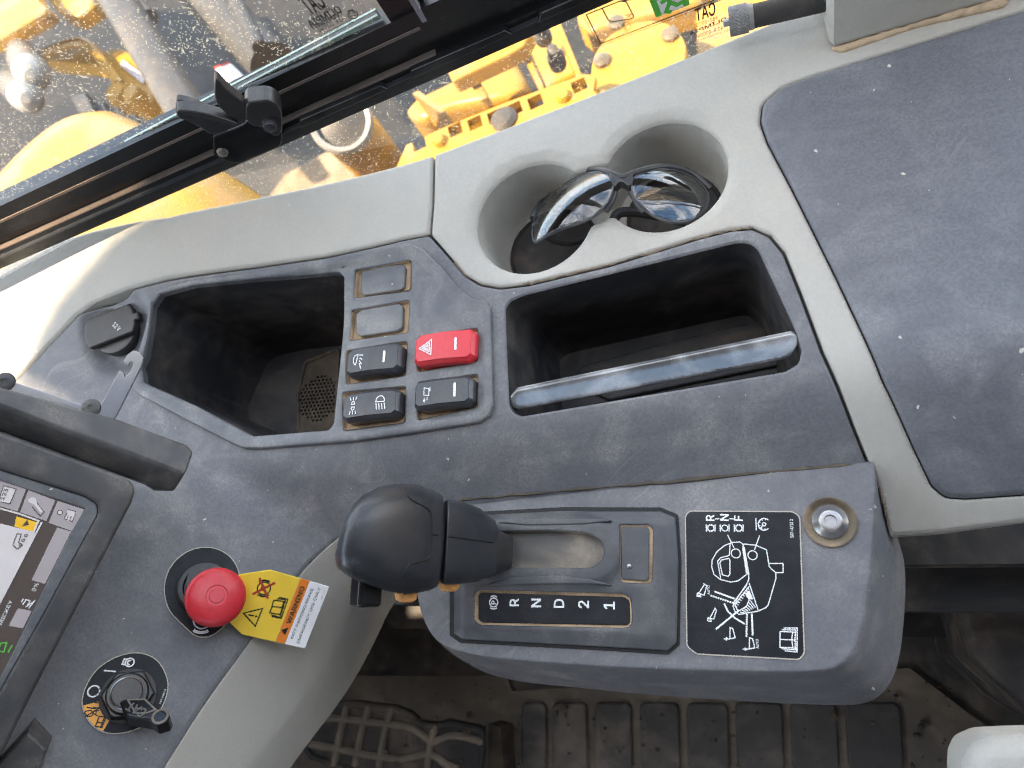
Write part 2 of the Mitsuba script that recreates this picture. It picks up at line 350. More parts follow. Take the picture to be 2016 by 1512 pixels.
add(st_ + '__cushion', bx((0.02, -0.75, -0.30), (0.55, -0.22, -0.16)), 'rubber', False)  # out-of-view seat, put in to block light from the rear and door side
add(st_ + '__backrest', bx((0.42, -0.72, -0.16), (0.58, -0.24, 0.52)), 'rubber', False)
add(sh + '__side_wall', bx((-1.6, 0.16, -0.60), (1.1, 0.19, -0.16)), 'black_plastic', False)

# ------------------------------------------------------------------ side console
con = thing('side_console', 'dusty grey side console along the window with two bins and twin cup holes', 'console')
def xy0(pts, z=0.0): return [P(u, v, z)[:2] for u, v in pts]
seam = 0.0006
front = Polygon(xyH([(-170, 590), (-90, 560), (0, 527), (60, 487), (180, 452), (330, 424), (450, 399), (600, 368), (740, 335), (852, 303), (850, 400), (845, 461), (800, 469), (640, 505), (500, 525), (330, 549), (250, 570), (185, 596), (150, 620), (95, 678), (30, 746), (-60, 800), (-170, 850)]))
cupL, cupR = np.array([-0.1515, 0.2905]), np.array([-0.0555, 0.3055])
cups = Point(cupL).buffer(0.0455, 48).union(Point(cupR).buffer(0.0440, 48))
nb = [P(*q)[:2] for q in ((1118, 341), (1188, 326), (1188, 426), (1146, 434))]
cups = rounded(cups.union(Polygon(nb).buffer(0.002)).buffer(0), 0.006)
cups = cups.buffer(0.004).buffer(-0.004)
rear_out = [(854, 303), (1140, 195), (1440, 76), (1620, 2), (1900, -105), (2150, -200), (2300, -230)]
rear_in = [(2300, 1000), (2150, 1010), (2016, 1028), (1850, 1050), (1752, 1056), (1742, 1010), (1728, 955), (1680, 836), (1620, 692), (1580, 584), (1545, 497), (1517, 463), (1482, 448), (1440, 451), (1380, 466), (1200, 521), (1040, 559), (985, 566), (945, 559), (915, 541), (880, 500), (847, 462), (852, 400)]
rear = Polygon(xyH(rear_out + rear_in)).buffer(0)
lid = rounded(Polygon(xyH([(2320, -60), (2016, 22), (1860, 70), (1600, 150), (1540, 172), (1502, 205), (1498, 240), (1512, 280), (1560, 370), (1640, 530), (1740, 750), (1800, 880), (1836, 955), (1862, 977), (1900, 980), (2016, 972), (2320, 945)])), 0.008)
add(con + '__front_trim', panel(front.buffer(-seam), H, 0.0025, 0.012), 'light_plastic')
# the rear trim dips into a chamfer round the cup holes
def Hrear(x, y):
    x, y = np.asarray(x), np.asarray(y)
    d = shapely.distance(cups, shapely.points(np.stack([x, y], -1)))
    return H(x, y) - 0.0035 * (1 - sstep(0.0, 0.007, d))
lidgap = lid.buffer(0.0008)
add(con + '__rear_trim', panel(rear.buffer(-seam).difference(cups).difference(lidgap), Hrear, 0.0022, 0.010, step=0.005), 'light_plastic')
add(con + '__storage_lid', panel(lid, lambda x, y: H(x, y) + 0.0012, 0.0025, 0.008), 'lid_plastic')
# main dark panel
bez_px = [(264, 760), (276, 700), (300, 610), (318, 572), (380, 556), (470, 543), (600, 522), (720, 502), (794, 486), (815, 484), (836, 494), (871, 528), (905, 570), (933, 591), (961, 597), (969, 612), (974, 799), (968, 820), (947, 834), (808, 856), (700, 871), (521, 885), (486, 885), (462, 875), (370, 828), (280, 780)]
bin_px = [(281, 752), (279, 722), (302, 604), (318, 580), (382, 563), (653, 536), (668, 536), (676, 545), (675, 639), (656, 833), (646, 846), (497, 858), (382, 797)]
tray_px = [(995, 607), (1004, 593), (1032, 581), (1452, 477), (1476, 479), (1492, 492), (1565, 650), (1577, 690), (1572, 714), (1545, 730), (1027, 818), (1013, 813), (1003, 799)]
bez = rounded(Polygon(xyH(bez_px)), 0.004); binp = rounded(Polygon(xyH(bin_px)), 0.004); tray = rounded(Polygon(xyH(tray_px)), 0.004)
dark_px = [(30, 747), (95, 679), (150, 621), (185, 597), (250, 571), (330, 550), (500, 526), (640, 506), (800, 470), (845, 462), (880, 501), (915, 542), (945, 560), (985, 567), (1040, 560), (1200, 522), (1380, 467), (1440, 452), (1482, 449), (1515, 464), (1543, 498), (1578, 585), (1618, 693), (1678, 837), (1726, 956), (1740, 1012), (1400, 1030), (1000, 1060), (720, 1040), (655, 1066), (610, 1106), (565, 1161), (520, 1221), (470, 1291), (400, 1386), (340, 1481), (300, 1545), (150, 1640), (-120, 1640), (-160, 1300), (-170, 1000), (-170, 852), (-60, 801)]
dark = Polygon(xyH(dark_px)).buffer(0)
if dark.geom_type != 'Polygon': dark = max(dark.geoms, key=lambda g: g.area)
sock_c = PH(232, 652)
def Hdark(x, y):
    x, y = np.asarray(x), np.asarray(y)
    d = np.hypot((x - sock_c[0]) * 0.9, y - sock_c[1])
    return H(x, y) - 0.010 * (1 - sstep(0.024, 0.040, d))
add(con + '__inner_panel', panel(dark.buffer(-seam).difference(bez.buffer(-0.003)).difference(binp.buffer(0.002)).difference(tray), Hdark, 0.0022, 0.010, step=0.005), 'dark_plastic')
# bins: walls and floors
def well(top, z1, shrink, n=140, z0=None, drop=0.001):
    r0 = resample(np.array(top.exterior.coords)[:-1], n); c = r0.mean(0)
    r1 = c + (r0 - c) * (1 - shrink)
    zt = (H(r0[:, 0], r0[:, 1]) - drop) if z0 is None else np.full(n, z0)
    mids = [np.column_stack([r0 + (r1 - r0) * t, zt + (z1 - zt) * t]) for t in (0, 0.3, 0.6, 0.9)]
    mids.append(np.column_stack([c + (r1 - c) * 0.97, np.full(n, z1)]))
    return loft(mids, False, True)
bin_rim = rounded(Polygon([PH(u, v, 0.0023)[:2] for u, v in bin_px]), 0.004)
bw = add(con + '__storage_bin', well(bin_rim.buffer(0.0010), -0.125, 0.05), 'bin_plastic')
tw = add(con + '__phone_tray', well(tray, -0.112, 0.05), 'bin_plastic')
cw = add(con + '__cup_well', well(cups, -0.060, 0.05, 220, drop=0.007), 'light_plastic')
for k, (c, r) in enumerate(((cupL, 0.038), (cupR, 0.037))):
    add(con + '__cup_mat', lathe([(r, 0.0005), (r, 0.002), (r - 0.002, 0.0025), (r - 0.003, 0.0012), (0.001, 0.0012)], Frame((*c, -0.060), (0, 0, 1))), 'cup_floor')
# perforated grille on the bin floor
gf = Frame((0, 0, -0.1235), (0, 0, 1))
gp = rounded(gf.poly([(604, 716), (668, 690), (662, 838), (640, 846), (592, 850), (589, 780)]), 0.004)
ghex = []
c0 = gf.px(630, 785)
for i in range(-7, 8):
    for j in range(-7, 8):
        q = c0 + 0.0042 * np.array([i + 0.5 * (j % 2), j * 0.87])
        if abs(i) < 6 and np.hypot(*(q - c0)) < 0.023: ghex.append(Polygon(circle(q, 0.0016, 7)))
gpl = gp.difference(shapely.union_all(ghex))
add(con + '__storage_bin__grille', slab(gpl, gf, 0.0, 0.0015), 'grille_dust', False)
add(con + '__storage_bin__grille_rim', slab(gp.buffer(0.002).difference(gp.buffer(-0.001)), gf, 0, 0.003), 'grille_dust', False)
tf = Frame((0, 0, -0.111), (0, 0, 1))
tm = rounded(tf.poly([(1140, 726), (1300, 680), (1505, 632), (1530, 640), (1545, 680), (1540, 720), (1200, 790), (1135, 760)]), 0.006)
add(con + '__phone_tray__mat', slab(tm, tf, 0, 0.004, 0.0015), 'bin_plastic')
add(con + '__phone_tray__mat_inset', slab(tm.buffer(-0.006), tf, 0.0041, 0.0052), 'cup_floor')
under = shapely.union_all([front.buffer(0.002), rear.buffer(0.002), dark.buffer(0.002)]).buffer(-0.006).difference(cups.buffer(0.001)).difference(tray.buffer(0.001)).difference(binp.buffer(0.001)).difference(bin_rim.buffer(0.001))
under = under.difference(shapely.box(-0.285, 0.10, -0.17, 0.27))
add(con + '__light_leak_sheet', panel(under, lambda x, y: H(x, y) - 0.0125, 0.0005, 0.002, step=0.012, edge=0.005), 'black_plastic')  # hidden dark sheet added so no outside light leaks through the seams
# glossy retaining bar across the tray
ba, bb = P(1018, 790, -0.004), P(1560, 681, -0.004)
bd = (bb - ba) / np.linalg.norm(bb - ba); bn = np.cross([0, 0, 1], bd)
f1 = bn * math.cos(0.70) + np.array([0, 0, 1]) * math.sin(0.70)
barf = Frame((ba + bb) / 2, np.cross(bd, f1), bd)
barp = rounded(barf.poly([(1003, 783), (1016, 769), (1300, 711), (1562, 657), (1571, 664), (1572, 680), (1558, 702), (1540, 710), (1300, 756), (1022, 808), (1008, 803)]), 0.003)
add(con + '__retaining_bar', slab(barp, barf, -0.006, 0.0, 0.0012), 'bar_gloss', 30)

# switch bezel
BZ = 0.0035
bzf = Frame((0, 0, BZ), (0, 0, 1))
holes_px = [[(701, 534), (808, 511), (807, 570), (696, 587)], [(691, 611), (805, 590), (801, 653), (687, 669)], [(679, 690), (800, 671), (796, 738), (680, 755)], [(672, 772), (797, 760), (794, 830), (673, 846)], [(822, 663), (939, 645), (938, 710), (820, 731)], [(821, 752), (939, 736), (937, 800), (819, 825)]]
holes = [rounded(bzf.poly(h), 0.0015) for h in holes_px]
bin_top = rounded(Polygon([PH(u, v, BZ - 0.0012)[:2] for u, v in bin_px]), 0.004)
def Hb(x, y): return H(x, y) * 0 + np.maximum(H(x, y), -0.004) + BZ
bzp = bez.difference(bin_top.buffer(0.0002)).difference(shapely.union_all(holes))
def Hbez(x, y):
    x, y = np.asarray(x), np.asarray(y)
    d = shapely.distance(bez.exterior, shapely.points(np.stack([x, y], -1)))
    lip = sstep(0.0075, 0.0050, d) * 0.0022 * sstep(0.02, 0.03, shapely.distance(bin_top, shapely.points(np.stack([x, y], -1))) + 0.03 * (x > 1))
    return H(x, y) + BZ - 0.0012 + 0.0016 * sstep(0.0085, 0.0055, d)
add(con + '__switch_bezel', panel(bzp, Hbez, 0.0012, 0.005, step=0.003, edge=0.0016), 'bezel_plastic')
for k, h in enumerate(holes):
    r0 = resample(np.array(h.exterior.coords)[:-1], 60); c = r0.mean(0)
    zt = H(*c) + BZ - 0.0012
    add(con + '__switch_bezel__recess', loft([np.column_stack([r0, np.full(60, zt - 0.0005)]), np.column_stack([c + (r0 - c) * 0.97, np.full(60, zt - 0.0045)]), np.column_stack([c + (r0 - c) * 0.5, np.full(60, zt - 0.005)])], False, True), 'dust_tan')
blank_px = [[(711, 534), (722, 528), (791, 519), (798, 526), (795, 566), (786, 571), (718, 581), (710, 576)], [(701, 617), (712, 609), (785, 597), (792, 603), (791, 645), (782, 651), (710, 662), (701, 656)]]
for k, h in enumerate(blank_px):
    add(con + '__switch_bezel__blanking_plate', slab(rounded(bzf.poly(h, -0.0015), 0.002), bzf, -0.006, -0.0016, 0.001), 'bezel_plastic')

dl = chaikin(np.array([PH(u, v, 0.0018) for u, v in ((672, 527), (730, 512), (794, 497), (812, 493), (828, 502), (862, 536), (897, 578), (926, 599), (955, 605), (962, 620), (964, 700), (967, 800))]), 2, False)
for pts in ([(1030, 560), (1100, 546), (1200, 521), (1300, 491), (1390, 465), (1440, 452), (1478, 449)], [(1731, 958), (1738, 985), (1744, 1010), (1750, 1040)], [(700, 873), (800, 859), (900, 843), (950, 834), (968, 820)]):
    d2 = np.array([PH(u, v, -0.0012) for u, v in chaikin(pts, 3, False)])
    add(con + '__dust_line', tube(d2 + rng.normal(0, 0.0003, d2.shape), 0.0002 + 0.0010 * rng.uniform(size=len(d2)), 6), 'edge_dust')
add(con + '__switch_bezel__dust_line', tube(dl + rng.normal(0, 0.0002, dl.shape), 0.0003 + 0.0009 * rng.uniform(size=len(dl)), 6), 'grille_dust')
# ------------------------------------------------------------------ rocker switches
def rocker(label, c, right, up, mat, marks, tilt=0.0):
    z = H(*P(*c)[:2]) + 0.010
    o = P(*c, z); fr = Frame(o, (0, 0, 1), P(*right, z) - o)
    hl = np.linalg.norm(P(*right, z) - o); hw = np.linalg.norm(P(*up, z) - o)
    t = thing('rocker_switch', label, 'switch', None)
    def top(x, y):
        x, y = np.asarray(x), np.asarray(y)
        return 0.0022 - 0.10 * np.sqrt((x + 0.001) ** 2 + 1e-6) + tilt * x - 0.4 * (y / hw) ** 2 * 0.001
    ch = 0.30
    out = Polygon([(-hl, -hw * (1 - ch)), (-hl * (1 - ch * 0.6), -hw), (hl * (1 - ch * 0.6), -hw), (hl, -hw * (1 - ch)), (hl, hw * (1 - ch)), (hl * (1 - ch * 0.6), hw), (-hl * (1 - ch * 0.6), hw), (-hl, hw * (1 - ch))])
    n = 96
    r = lambda p, dz, flat=None: np.column_stack([resample(np.array(p.exterior.coords)[:-1], n), np.zeros(n)])
    rings = []
    for off, dz in ((0.0003, -0.0115), (0.0006, -0.0045), (0.0, -0.0028), (-0.0022, -0.0006)):
        q = resample(np.array(out.buffer(off, join_style=2).exterior.coords)[:-1], n)
        rings.append(np.column_stack([q, top(q[:, 0], q[:, 1]) + dz if dz > -0.01 else np.full(n, dz)]))
    tp_ = panel(out.buffer(-0.0021, join_style=2), lambda x, y: top(x, y), 0.0002, 0.0004, step=0.0018, edge=0.0012)
    add(t + '__rocker_cap', fr.put(cat(loft(rings, False, False), tp_)), mat, 28)
    m = marks(hl, hw)
    add(t + '__symbol', print_mesh(m, fr, 0.0004, top), 'white_print', False)
    return t
def S(pts, hl, hw): return [(x * hl, y * hw) for x, y in pts]
def mk_work(hl, hw):
    u = hw
    arc = [(-0.56 * hl + 0.24 * u * math.cos(a), 0.05 * u + 0.36 * u * math.sin(a)) for a in np.linspace(math.pi * 0.62, math.pi * 1.45, 16)]
    arc = arc + [(-0.50 * hl, 0.42 * u)] ; L_ = [[*arc, arc[0]]]
    for k in range(4): L_.append([(-0.46 * hl + 0.02 * k * u, 0.36 * u - 0.2 * k * u), (-0.30 * hl - 0.02 * hl * k, 0.30 * u - 0.32 * k * u)])
    return shapely.union_all([ink(L_, 0.0007), LineString(S([(0.46, -0.30), (0.46, 0.38)], hl, hw)).buffer(0.0009)])
def mk_lights(hl, hw):
    L_ = []
    for s in (1, -1):
        y0 = 0.26 * s * hw; x0 = -0.55 * hl
        L_.append([(x0 - 0.14 * hw, y0 - 0.16 * s * hw), (x0 + 0.14 * hw, y0 - 0.16 * s * hw), *[(x0 + 0.14 * hw * math.cos(a), y0 - 0.16 * s * hw + 0.22 * s * hw * math.sin(a)) for a in np.linspace(0, math.pi, 9)]])
        for d in (-1, 0, 1): L_.append([(x0 + 0.2 * d * hw, y0 + 0.12 * s * hw), (x0 + 0.28 * d * hw, y0 + 0.36 * s * hw)])
    x0 = 0.42 * hl
    L_.append([(x0 + 0.32 * hw, 0.05 * hw), (x0 - 0.32 * hw, 0.05 * hw), *[(x0 - 0.32 * hw * math.cos(a), 0.05 * hw + 0.42 * hw * math.sin(a)) for a in np.linspace(0, math.pi, 14)]])
    for k in range(4): L_.append([(x0 - 0.3 * hw + 0.2 * k * hw, -0.06 * hw), (x0 - 0.24 * hw + 0.2 * k * hw, -0.5 * hw)])
    return ink(L_, 0.0007)
def mk_hazard(hl, hw):
    c = np.array([-0.52 * hl, 0]); u = hw * 0.52
    tri = lambda s: [(c[0] - u * s * 1.0, 0), (c[0] + u * s * 0.62, u * s * 0.95), (c[0] + u * s * 0.62, -u * s * 0.95), (c[0] - u * s * 1.0, 0)]
    return shapely.union_all([ink([tri(1), tri(0.6), tri(0.28)], 0.0007), LineString(S([(0.44, -0.30), (0.44, 0.38)], hl, hw)).buffer(0.0009)])
def mk_body(hl, hw):
    x = -0.52 * hl; u = hw
    L_ = [[(x - 0.16 * u, 0.42 * u), (x + 0.22 * u, 0.28 * u), (x + 0.22 * u, -0.18 * u), (x - 0.16 * u, -0.1 * u), (x - 0.16 * u, 0.42 * u)], [(x + 0.3 * u, 0.4 * u), (x + 0.3 * u, 0.1 * u)],
          [(x - 0.12 * u, -0.28 * u), (x - 0.12 * u, -0.55 * u)], [(x - 0.2 * u, -0.45 * u), (x - 0.12 * u, -0.58 * u), (x - 0.03 * u, -0.45 * u)], [(x + 0.1 * u, -0.28 * u), (x + 0.1 * u, -0.5 * u)]]
    return shapely.union_all([ink(L_, 0.0006), LineString(S([(0.46, -0.38), (0.46, 0.44)], hl, hw)).buffer(0.0009)])
rocker('black rocker switch with slanted work lamp symbol, below the blank plates', (733, 707), (787, 700), (733, 680), 'switch_plastic', mk_work)
rocker('black rocker switch with parking lamp and headlamp symbols, lower left of the group', (727, 796), (783, 789), (727, 769), 'switch_plastic', mk_lights)
rocker('red rocker switch with white hazard triangle, beside the work lamp switch', (872, 682), (932, 675), (872, 652), 'red_plastic', mk_hazard)
rocker('black rocker switch with tipping body symbol, under the red hazard switch', (870, 772), (928, 765), (870, 744), 'switch_plastic', mk_body)

# ------------------------------------------------------------------ 12 volt socket
so = thing('power_socket', 'round black power socket with a flip cap lettered 12 V, left of the open bin', 'socket')
sn = np.array([0.10, -0.12, 1.0])
sf = Frame(np.array([*sock_c[:2], H(*sock_c[:2]) - 0.008]), sn, P(280, 630) - P(190, 670))
k0 = sf.px(232, 648)
sf = Frame(sf.w(np.array([*k0, 0])), sn, sf.x)
add(so + '__collar', lathe([(0.0240, -0.004), (0.0240, 0.003), (0.0228, 0.0045), (0.020, 0.005), (0.001, 0.005)], sf), 'black_plastic')
capp = Polygon(circle((0, 0), 0.0262, 60)).intersection(Polygon([(-0.03, -0.0135), (0.03, -0.0135), (0.03, 0.0135), (-0.03, 0.0135)])).union(Polygon([(0.022, -0.004), (0.030, -0.004), (0.030, 0.003), (0.022, 0.003)]))
add(so + '__flip_cap', slab(capp, sf, 0.005, 0.0105, 0.0014), 'black_plastic')
add(so + '__lettering', text(sf, '12 V', sf.px(221, 640, 0.0105), sf.px(238, 658, 0.0105), 0.0038, True, h=0.0107, spread=0.0095), 'white_print', False)

# ------------------------------------------------------------------ shifter pod
PZ = -0.0325
podf = Frame((0, 0, PZ), (0, 0, 1))
pod = thing('shifter_pod', 'dark grey raised pod carrying the gear selector plate, standing out over the footwell', 'gear pod')
top_px = [(820, 1120), (838, 1040), (880, 1000), (960, 983), (1200, 962), (1450, 938), (1690, 913), (1712, 912), (1718, 914), (1720, 922), (1722, 945), (1718, 1020), (1709, 1130), (1697, 1220), (1682, 1276), (1655, 1308), (1600, 1322), (1316, 1316), (1121, 1306), (950, 1292), (870, 1272), (842, 1240), (826, 1190)]
bot_px = [(815, 1130), (840, 1030), (890, 985), (960, 965), (1200, 945), (1450, 920), (1690, 895), (1712, 897), (1722, 905), (1727, 915), (1742, 960), (1768, 1062), (1783, 1110), (1782, 1200), (1771, 1300), (1752, 1350), (1718, 1382), (1660, 1391), (1316, 1372), (1121, 1352), (1017, 1342), (930, 1318), (850, 1262)]
pt = np.array([P(u, v, PZ)[:2] for u, v in top_px]); pb = np.array([P(u, v, PZ - 0.062)[:2] for u, v in bot_px])
pt, pb = chaikin(pt, 2), chaikin(pb, 2)
n = len(pt); pc = pt.mean(0)
def mixr(t, z): return np.column_stack([pt + (pb - pt) * t, np.full(n, z)])
rings = [mixr(1.0, PZ - 0.085), mixr(1.0, PZ - 0.062), mixr(0.72, PZ - 0.044), mixr(0.40, PZ - 0.0235), mixr(0.22, PZ - 0.0115), mixr(0.15, PZ - 0.0066), mixr(0.09, PZ - 0.0028), mixr(0.04, PZ - 0.0008), mixr(0.01, PZ - 0.0001)]
add(pod + '__housing', loft(rings + [np.column_stack([pc + (pt - pc) * s, np.full(n, PZ)]) for s in (0.985, 0.6, 0.3)], False, True), 'dark_plastic', 40)
dl = [P(u, v, PZ + 0.002) for u, v in ((905, 985), (960, 980), (1080, 969), (1200, 958), (1330, 946), (1450, 934), (1580, 922), (1700, 911))]
dl = chaikin(np.array([[q[0], q[1], max(H(q[0], q[1]) + 0.0006, PZ - 0.004)] for q in dl]), 2, False)
add(con + '__inner_panel__dust_line', tube(dl + rng.normal(0, 0.0003, dl.shape), 0.0003 + 0.0010 * rng.uniform(size=len(dl)), 6), 'grille_dust')
# gear plate
plate_px = [(893, 1014), (940, 1014), (1108, 1005), (1300, 1006), (1329, 1018), (1335, 1104), (1331, 1266), (1314, 1281), (1182, 1273), (910, 1259), (892, 1247), (892, 1158)]
gplate = podf.poly(plate_px, 0.004)
add(pod + '__plate_gap', slab(podf.poly(plate_px).buffer(0.0022), podf, 0.0002, 0.0008), 'black_print', False)
slot = rounded(podf.poly([(960, 1048), (1080, 1045), (1150, 1049), (1180, 1060), (1197, 1085), (1190, 1105), (1165, 1118), (960, 1118)], 0.006), 0.010)
gate = rounded(podf.poly([(934, 1168), (942, 1161), (1225, 1169), (1242, 1178), (1244, 1225), (1236, 1236), (945, 1230), (934, 1222)], 0.006), 0.0025)
inset = rounded(podf.poly([(1220, 1033), (1278, 1034), (1285, 1042), (1284, 1142), (1278, 1149), (1222, 1146)], 0.006), 0.002)
def Hp(x, y):
    x, y = np.asarray(x), np.asarray(y)
    pt_ = shapely.points(np.stack([x, y], -1))
    d = shapely.distance(gplate.exterior, pt_)
    ds = shapely.distance(slot, pt_)
    return 0.0035 + 0.0025 * sstep(0.0, 0.008, d) + 0.0016 * sstep(0.013, 0.009, ds) - 0.0 * d
gp_ = gplate.difference(slot).difference(gate).difference(inset)
add(pod + '__gear_plate', panel(gp_, Hp, 0.0010, 0.005, step=0.0028, edge=0.0018, frame=podf), 'plate_plastic')
def dish(pl, h0, h1, fr, key, mat, n=80, lip=0.9):
    r0 = resample(np.array(pl.exterior.coords)[:-1], n); c = r0.mean(0)
    add(key, loft([fr.w(np.column_stack([r0, np.full(n, h0)])), fr.w(np.column_stack([c + (r0 - c) * 0.985, np.full(n, h1 + 0.0008)])), fr.w(np.column_stack([c + (r0 - c) * 0.96, np.full(n, h1)])), fr.w(np.column_stack([c + (r0 - c) * 0.4, np.full(n, h1)]))], False, True), mat)
bsdf('slot_dust', dusty((0.095, 0.09, 0.082), (0.30, 0.25, 0.19), 0.75, wear=0.6, scale=45), 0.55, 0.4)
dish(slot, 0.0068, 0.0012, podf, pod + '__gear_plate__slot', 'slot_dust')
dish(gate, 0.0055, 0.0030, podf, pod + '__gear_plate__gate_recess', 'dust_tan')
dish(inset, 0.0055, 0.0042, podf, pod + '__gear_plate__cover_recess', 'dust_tan')
lab = gate.buffer(-0.0016)
add(pod + '__gear_plate__gate_label', slab(rounded(affinity.translate(lab, 0.0004, -0.0002), 0.002), podf, 0.0025, 0.0037, 0.0004), 'decal_black')
cv = affinity.translate(inset.buffer(-0.0014), -0.0009, 0.0004)
add(pod + '__gear_plate__cover', slab(rounded(cv, 0.0016), podf, 0.0040, 0.0056, 0.0006), 'plate_plastic')
dc = podf.px(1239, 1115, 0.0056)
add(pod + '__gear_plate__cover_pin', lathe([(0.0016, 0.0055), (0.0014, 0.0066), (0.0006, 0.0069)], Frame(podf.w(np.array([*dc, 0])), (0, 0, 1)), 16), 'steel')
# raised lens-shaped ridges beside the slot
for pts in ([(962, 1152), (1010, 1136), (1100, 1134), (1160, 1140), (1204, 1152), (1160, 1149), (1080, 1149)], [(985, 1029), (1050, 1023), (1190, 1023), (1204, 1026), (1150, 1032), (1040, 1034)]):
    pl = podf.poly(pts, 0.006).buffer(0.0004)
    add(pod + '__gear_plate__ridge', slab(pl, podf, 0.004, 0.0085, 0.0009), 'plate_plastic')
lh = 0.0039
for ch, u, v, cap in (('R', 1012.5, 1186, 19), ('N', 1055.5, 1187, 20), ('D', 1100.5, 1188, 21), ('2', 1149, 1190, 22), ('1', 1199.5, 1192, 23)):
    c = podf.px(u, v, lh); sc = np.linalg.norm(podf.px(u + 10, v, lh) - c) / 10
    add(pod + '__gear_plate__gear_letter', text(podf, ch, c, podf.px(u, v - 10, lh), cap * sc * 0.92, True, center=2, h=lh), 'white_print', False)
c = podf.px(972, 1186, lh); sc = np.linalg.norm(podf.px(982, 1186, lh) - c) / 10
r = 8 * sc
add(pod + '__gear_plate__parking_symbol', cat(print_mesh(ink([circle(c, r), circle(c, r * 1.45, 20, 55, 125), circle(c, r * 1.45, 20, 235, 305)], 2.0 * sc), podf, lh + 0.0002), text(podf, 'P', c, podf.px(972, 1176, lh), 9 * sc, True, center=2, h=lh)), 'white_print', False)

# decal
decal = thing('operation_decal', 'black decal with white drawing of lever controls, on the pod beside the selector plate', 'decal')
dpx = [(1350, 1016), (1358, 1007), (1560, 1008), (1574, 1017), (1583, 1285), (1574, 1298), (1372, 1287), (1353, 1272)]
dpoly = rounded(podf.poly(dpx), 0.004)
add(decal + '__base', slab(dpoly, podf, 0.0001, 0.0006), 'decal_black', False)
def c4(x, y): return podf.px(1320 + x / 4.447, 980 + y / 4.447, 0.0007)
def pl4(pts): return [c4(x, y) for x, y in pts]
W = 0.00060
lines = [pl4(p) for p in (
    [(500, 325), (556, 437)], [(780, 330), (736, 455)], [(747, 178), (752, 286)],
    [(632, 405), (610, 388), (545, 390), (470, 420), (405, 475), (365, 545), (360, 600), (380, 670), (435, 715), (530, 738), (590, 728), (675, 665), (632, 405)],
    [(522, 400), (515, 505), (440, 525), (412, 555), (440, 708)], [(445, 545), (510, 530), (520, 545), (520, 670), (505, 688), (455, 675), (432, 570), (445, 545)],
    [(632, 430), (645, 405), (745, 415), (840, 455), (865, 600), (880, 620), (922, 655), (922, 710), (855, 940), (835, 962), (768, 992), (600, 1022), (562, 990), (548, 950), (560, 905), (660, 775), (685, 715), (685, 660), (645, 430)],
    [(688, 745), (768, 985)], [(865, 575), (985, 575), (987, 655), (922, 655)], [(632, 440), (665, 660)],
    [(665, 760), (590, 870), (565, 930), (580, 975), (600, 990)], [(600, 990), (665, 950), (690, 890)],
    [(690, 775), (600, 885), (575, 930)],
    [(960, 1170), (1075, 1175), (1095, 1182)], [(960, 1240), (1095, 1245)], [(960, 1170), (958, 1310), (1100, 1315), (1105, 1345)], [(990, 1140), (1110, 1140), (1108, 1350), (1000, 1340)], [(975, 1155), (1095, 1157), (1090, 1240), (1095, 1330), (975, 1322)], [(1070, 1175), (1062, 1240), (1070, 1312)],
    [(268 + 20, 750), (318, 770), (295, 852), (245, 840), (302, 752)], [(235, 830), (285, 850)], [(270, 860), (235, 850)],
    [(390, 968), (402, 985), (380, 1060), (345, 1055), (390, 968)], [(325, 1045), (360, 1075)],
    [(522, 1135), (545, 1145), (567, 1225), (520, 1235), (522, 1135)], [(465, 1235), (520, 1235)], [(485, 1220), (500, 1235), (485, 1248)],
    [(692, 1225), (720, 1235), (738, 1315), (690, 1322), (692, 1225)], [(632, 1325), (690, 1325)], [(652, 1312), (668, 1325), (652, 1338)],
    [(235, 835), (232, 862), (270, 868)], [(330, 1050), (325, 1075), (360, 1085)],
    [(390, 185), (430, 183)], [(515, 183), (555, 185)])]
lines += [podf and circle(c4(572, 487), np.linalg.norm(c4(612, 487) - c4(572, 487))), circle(c4(719, 503), np.linalg.norm(c4(759, 503) - c4(719, 503)))]
for k in range(9):
    t = k / 8.0
    a = np.array([668, 790]) * (1 - t) + np.array([560, 945]) * t; lines.append(pl4([a, a + [22, 14]]))
for k in range(7):
    t = k / 6.0
    a = np.array([610, 1000]) * (1 - t) + np.array([700, 900]) * t; b = np.array([650, 1012]) * (1 - t) + np.array([745, 960]) * t; lines.append(pl4([a, b]))
for cx in (353, 475, 598):
    lines.append(circle(c4(cx, 265), np.linalg.norm(c4(cx + 27, 265) - c4(cx, 265)), 24)); lines.append(pl4([(cx - 40, 232), (cx - 38, 298)])); lines.append(pl4([(cx + 38, 232), (cx + 38, 296)]))
    if cx != 475:
        for a in np.linspace(0, 2 * np.pi, 10, endpoint=False): lines.append(pl4([(cx + 27 * np.cos(a), 265 + 27 * np.sin(a)), (cx + 37 * np.cos(a), 265 + 37 * np.sin(a))]))
g = [(820 + 52 * np.cos(a), 232 + 52 * np.sin(a)) for a in np.linspace(0.75, 5.5, 24)]
lines.append(pl4(g)); lines.append(pl4([(778, 270), (815, 238)])); lines.append(circle(c4(820, 232), np.linalg.norm(c4(835, 232) - c4(820, 232)), 16))
for a in np.linspace(1.4, 5.0, 6): lines.append(pl4([(820 + 50 * np.cos(a), 232 + 50 * np.sin(a)), (820 + 36 * np.cos(a), 232 + 36 * np.sin(a))]))
thick = [pl4(p) for p in ([(385, 820), (562, 885)], [(470, 925), (500, 990), (560, 1050), (650, 1105)], [(398, 1150), (600, 985)], [(712, 1015), (720, 1205)])]
dots = [Point(c4(*(np.array([358, 858]) * (1 - t) + np.array([545, 920]) * t))).buffer(0.0006) for t in np.linspace(0, 1, 10)] + [Point(c4(*(np.array([670, 1025]) * (1 - t) + np.array([665, 1210]) * t))).buffer(0.0006) for t in np.linspace(0, 1, 10)]
